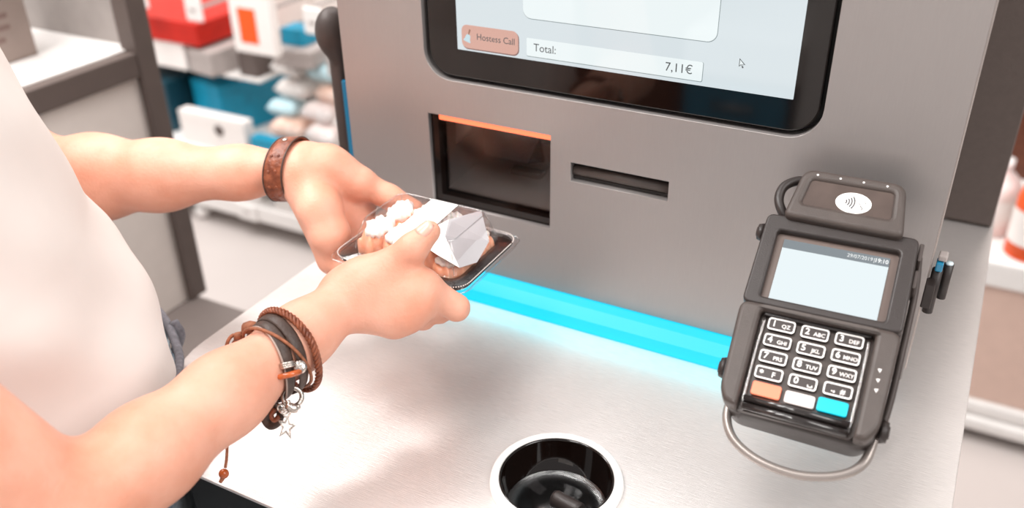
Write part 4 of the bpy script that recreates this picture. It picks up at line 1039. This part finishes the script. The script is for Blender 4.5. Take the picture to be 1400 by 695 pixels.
box('middle_lip', (gx0, YG, 0.225), (gx1, YG + 0.011, 0.275), M_white, gon, 0.003)
for x in (gx0 + 0.02, -2.35, -1.20):
    box('upright', (x - 0.015, YG + 0.44, 0.088), (x + 0.015, YG + 0.499, 1.5), M_white, gon, 0.002)
for x in (-2.62, -2.115, -1.634, -1.1):
    tube('caster_stem', [(x, YG + 0.03, 0.045), (x, YG + 0.03, 0.0755)], 0.008, M_cgrey, gon, 12)
    bm = bmesh.new(); bmesh.ops.create_uvsphere(bm, u_segments=16, v_segments=10, radius=0.026); bmesh.ops.translate(bm, verts=bm.verts, vec=(x, YG + 0.03, 0.0265)); from_bm('caster', bm, M_white, gon, True)
for z, xs in ((0.087, (-2.55, -1.885, -1.62, -1.3)), (0.25, (-2.5, -2.13, -1.45))):
    for x in xs:
        hld = box('price_holder', (x - 0.038, YG - 0.008, z - 0.026), (x + 0.038, YG - 0.0005, z + 0.026), M_white, gon, 0.004)
        box('price_mark', (x - 0.012, YG - 0.0086, z - 0.003), (x + 0.014, YG - 0.0082, z + 0.004), M_cgrey, hld, 0)
# pegs with price tags
for i, (x, z) in enumerate(((-2.20, 0.70), (-1.99, 0.685), (-1.78, 0.69), (-1.565, 0.70), (-1.36, 0.70))):
    pg = tube('peg', [(x + 0.02, YG + 0.4995, z + 0.02), (x, YG + 0.04, z)], 0.006, M_cgrey, gon, 10)
    tube('peg_arm', [(x + 0.02, YG + 0.4995, z + 0.055), (x, YG + 0.05, z + 0.04)], 0.005, M_cgrey, pg, 10)
    box('price_tag', (x - 0.030, YG + 0.026, z - 0.032), (x + 0.030, YG + 0.038, z + 0.040), M_white, pg, 0.010, 3)
    box('tag_mark', (x - 0.010, YG + 0.0245, z - 0.004), (x + 0.012, YG + 0.0262, z + 0.006), M_cgrey, pg, 0.0005)
# goods
zt = 0.2505; zu = 0.4655; zh = zt + 5 * 0.0535
box('upper_shelf', (gx0, YG + 0.13, 0.455), (-1.88, YG + 0.498, 0.465), M_white, gon, 0.002)
carton('carton', (-2.54, YG + 0.10, zu), (-2.14, YG + 0.42, zu + 0.085), M_cwhite, 'white carton stacked under the red carton in the aisle')
carton('carton', (-2.50, YG + 0.09, zu + 0.0862), (-2.06, YG + 0.40, zu + 0.155), M_red, 'bright red carton on the aisle shelving behind the post')
carton('carton', (-2.10, YG + 0.09, zu), (-2.00, YG + 0.44, zu + 0.075), M_cgrey, 'long grey carton pointing outwards under the pegs', rz=-0.12)
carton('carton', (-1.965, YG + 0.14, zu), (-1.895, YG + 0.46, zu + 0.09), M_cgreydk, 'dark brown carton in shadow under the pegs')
carton('carton', (-1.83, YG + 0.14, zh), (-1.70, YG + 0.30, zh + 0.05), M_cgrey, 'pale grey carton lying on the packets below the orange striped box', rz=0.15)
carton('carton', (-1.64, YG + 0.14, zh), (-1.47, YG + 0.32, zh + 0.05), M_cgrey, 'flat grey carton lying on the packets under the right price tag', rz=0.25)
carton('carton', (-1.82, YG + 0.18, zh + 0.0512), (-1.74, YG + 0.25, zh + 0.10), M_teal, 'small teal carton on top of the pale grey carton')
carton('carton', (-1.82, YG - 0.005, 0.60), (-1.675, YG + 0.022, 0.80), M_cwhite, 'white box with orange stripe hanging on the pegs', band=M_orange)
carton('carton', (-2.17, YG + 0.14, zt), (-2.02, YG + 0.46, zt + 0.165), M_teal, 'long bright teal carton on the middle shelf beside the post', rz=-0.22)
carton('carton', (-2.42, YG + 0.09, zt), (-2.24, YG + 0.42, zt + 0.165), M_tealdk, 'dark teal carton at the left end of the middle shelf')
wc = carton('carton', (-2.12, YG + 0.014, zt), (-1.86, YG + 0.055, zt + 0.125), M_cwhite, 'white carton with dark oval mark at the front of the middle shelf')
rivet((0.03, -0.0208, 0.085), (0, -1, 0), 0.018, M_cgreydk, wc, 'oval_mark')
carton('carton', (-1.845, YG + 0.016, zt), (-1.74, YG + 0.055, zt + 0.085), M_teal, 'small teal and pale blue carton beside the white carton', band=M_cblue)
pk = [packet_mesh(0.115, 0.10, 0.05), packet_mesh(0.105, 0.085, 0.045), packet_mesh(0.118, 0.095, 0.052)]
mlist = [(M_cpink, 'pink and white'), (M_cwhite, 'plain white'), (M_cpeach, 'peach coloured'), (M_cwhite, 'plain white'), (M_cblue, 'pale blue'), (M_cpink, 'pink and white'), (M_cwhite, 'plain white')]
NTH = ('first', 'second', 'third', 'fourth', 'fifth')
LAY = ('bottom', 'second', 'third', 'fourth', 'top'); k_ = 0
for lay in range(5):
    for i in range(5):
        m_, cn = mlist[(k_ * 3 + lay) % 7]; me = pk[k_ % 3].copy(); me.materials.append(m_); k_ += 1
        o = bpy.data.objects.new('food_packet', me); COL.objects.link(o)
        o.location = (-1.82 + i * 0.13 + 0.03 * (lay % 2), YG + 0.118 + 0.026 * lay + 0.012 * (i % 2), zt + 0.001 + lay * 0.0535)
        o.rotation_euler = (0, 0, random.uniform(-0.16, 0.16))
        tag(o, '%s packet, %s from the left in the %s layer of the shelf heap' % (cn, NTH[i], LAY[lay]), 'packet', 'packets heaped on the middle shelf')
for i, (x, z_) in enumerate(((-2.3, 0.10), (-2.0, 0.09), (-1.72, 0.10), (-1.45, 0.09), (-1.2, 0.10))):
    carton('carton', (x - 0.11, YG + 0.06, 0.0885), (x + 0.11, YG + 0.36, 0.0885 + z_), M_cwhite, 'plain white carton, %s from the left on the bottom deck of the shelving' % NTH[i], 'box', 'white cartons on the bottom deck')

# right: shelving behind the counter's right edge
rs = empty('wall_shelving', (0.4, 2.0, 0), 'beige fronted shelving with white rails to the right of the counter', 'shelving')
box('plinth', (-0.15, YG + 0.03, 0.0), (1.2, YG + 0.45, 0.05), M_cgreydk, rs, 0.002)
box('bottom_rail', (-0.15, YG - 0.015, 0.03), (1.2, YG + 0.029, 0.062), M_white, rs, 0.008, 3, True)
box('bottom_rail', (-0.15, YG - 0.004, 0.064), (1.2, YG + 0.029, 0.098), M_white, rs, 0.008, 3, True)
box('beige_front', (-0.15, YG + 0.008, 0.099), (1.2, YG + 0.029, 0.375), M_beige, rs, 0.002)
box('shelf_board', (-0.15, YG - 0.004, 0.376), (1.2, YG + 0.45, 0.435), M_white, rs, 0.008, 3)
box('back_panel', (-0.15, YG + 0.43, 0.4355), (1.2, YG + 0.45, 1.4), M_brown, rs, 0.002)
def bottle(x, y, m, lab, h_=0.20, r_=0.045):
    e = empty('bottle', (x, y, 0.4355), lab, 'bottle')
    lathe('bottle_body', [(0, 0.0), (r_, 0.001), (r_, h_ * 0.6), (r_ * 0.85, h_ * 0.72), (r_ * 0.4, h_ * 0.85), (r_ * 0.36, h_ * 0.92), (0, h_ * 0.92)], m, e, (x, y, 0.4355), 24)
    lathe('cap', [(0, h_ * 0.99), (r_ * 0.42, h_ * 0.99), (r_ * 0.42, h_ * 0.90)], M_white, e, (x, y, 0.4355), 20)
    lathe('bottle_label', [(r_ * 1.01, h_ * 0.15), (r_ * 1.02, h_ * 0.5)], M_cwhite, e, (x, y, 0.4355), 24)
bottle(0.165, YG + 0.06, M_orange, 'orange bottle at the right edge of the picture on the white shelf')
bottle(0.085, YG + 0.14, M_cpink, 'pale bottle behind the counter edge on the white shelf', 0.16)
carton('carton', (0.222, YG + 0.02, 0.4355), (0.34, YG + 0.10, 0.60), M_cwhite, 'white carton with orange band on the white shelf at right', band=M_orange)
carton('carton', (-0.04, YG + 0.20, 0.4355), (0.055, YG + 0.30, 0.55), M_brown, 'brown carton at the back of the white shelf at right')

# ================================================================== furniture across the aisle, mirrored in the glossy touchscreen
oc = empty('aisle_cabinet', (-0.95, -1.4, 0), 'brown wooden cabinet across the aisle, mirrored in the touchscreen', 'cabinet')
box('carcass', (-1.7, -1.75, 0.0), (-0.76, -1.22, 1.0), M_brown, oc, 0.004)
for i in range(2): box('door', (-1.68 + i * 0.46, -1.219, 0.06), (-1.24 + i * 0.46, -1.205, 0.96), M_brown, oc, 0.004)
od = empty('teal_drawer_unit', (-0.6, -1.4, 0), 'teal drawer unit with white top across the aisle, mirrored in the touchscreen', 'drawers')
box('carcass', (-0.755, -1.75, 0.0), (-0.44, -1.22, 0.50), M_tealdk, od, 0.004)
for i in range(3):
    dr = box('drawer', (-0.745, -1.219, 0.04 + i * 0.15), (-0.45, -1.205, 0.18 + i * 0.15), M_teal, od, 0.004)
    tube('handle', [(-0.66, -1.195, 0.12 + i * 0.15), (-0.54, -1.195, 0.12 + i * 0.15)], 0.006, M_silver, dr, 10)
box('top', (-0.755, -1.75, 0.501), (-0.43, -1.20, 0.62), M_white, od, 0.006)
ow = empty('white_locker', (-0.2, -1.4, 0), 'white locker with dark kick panel across the aisle, mirrored in the touchscreen', 'locker')
box('carcass', (-0.425, -1.75, 0.32), (0.45, -1.22, 1.5), M_white, ow, 0.004)
box('kick_panel', (-0.425, -1.75, 0.0), (0.45, -1.23, 0.319), M_black, ow, 0.004)
for i in range(2): box('door', (-0.415 + i * 0.43, -1.219, 0.34), (0.005 + i * 0.43, -1.205, 1.48), M_white, ow, 0.004)
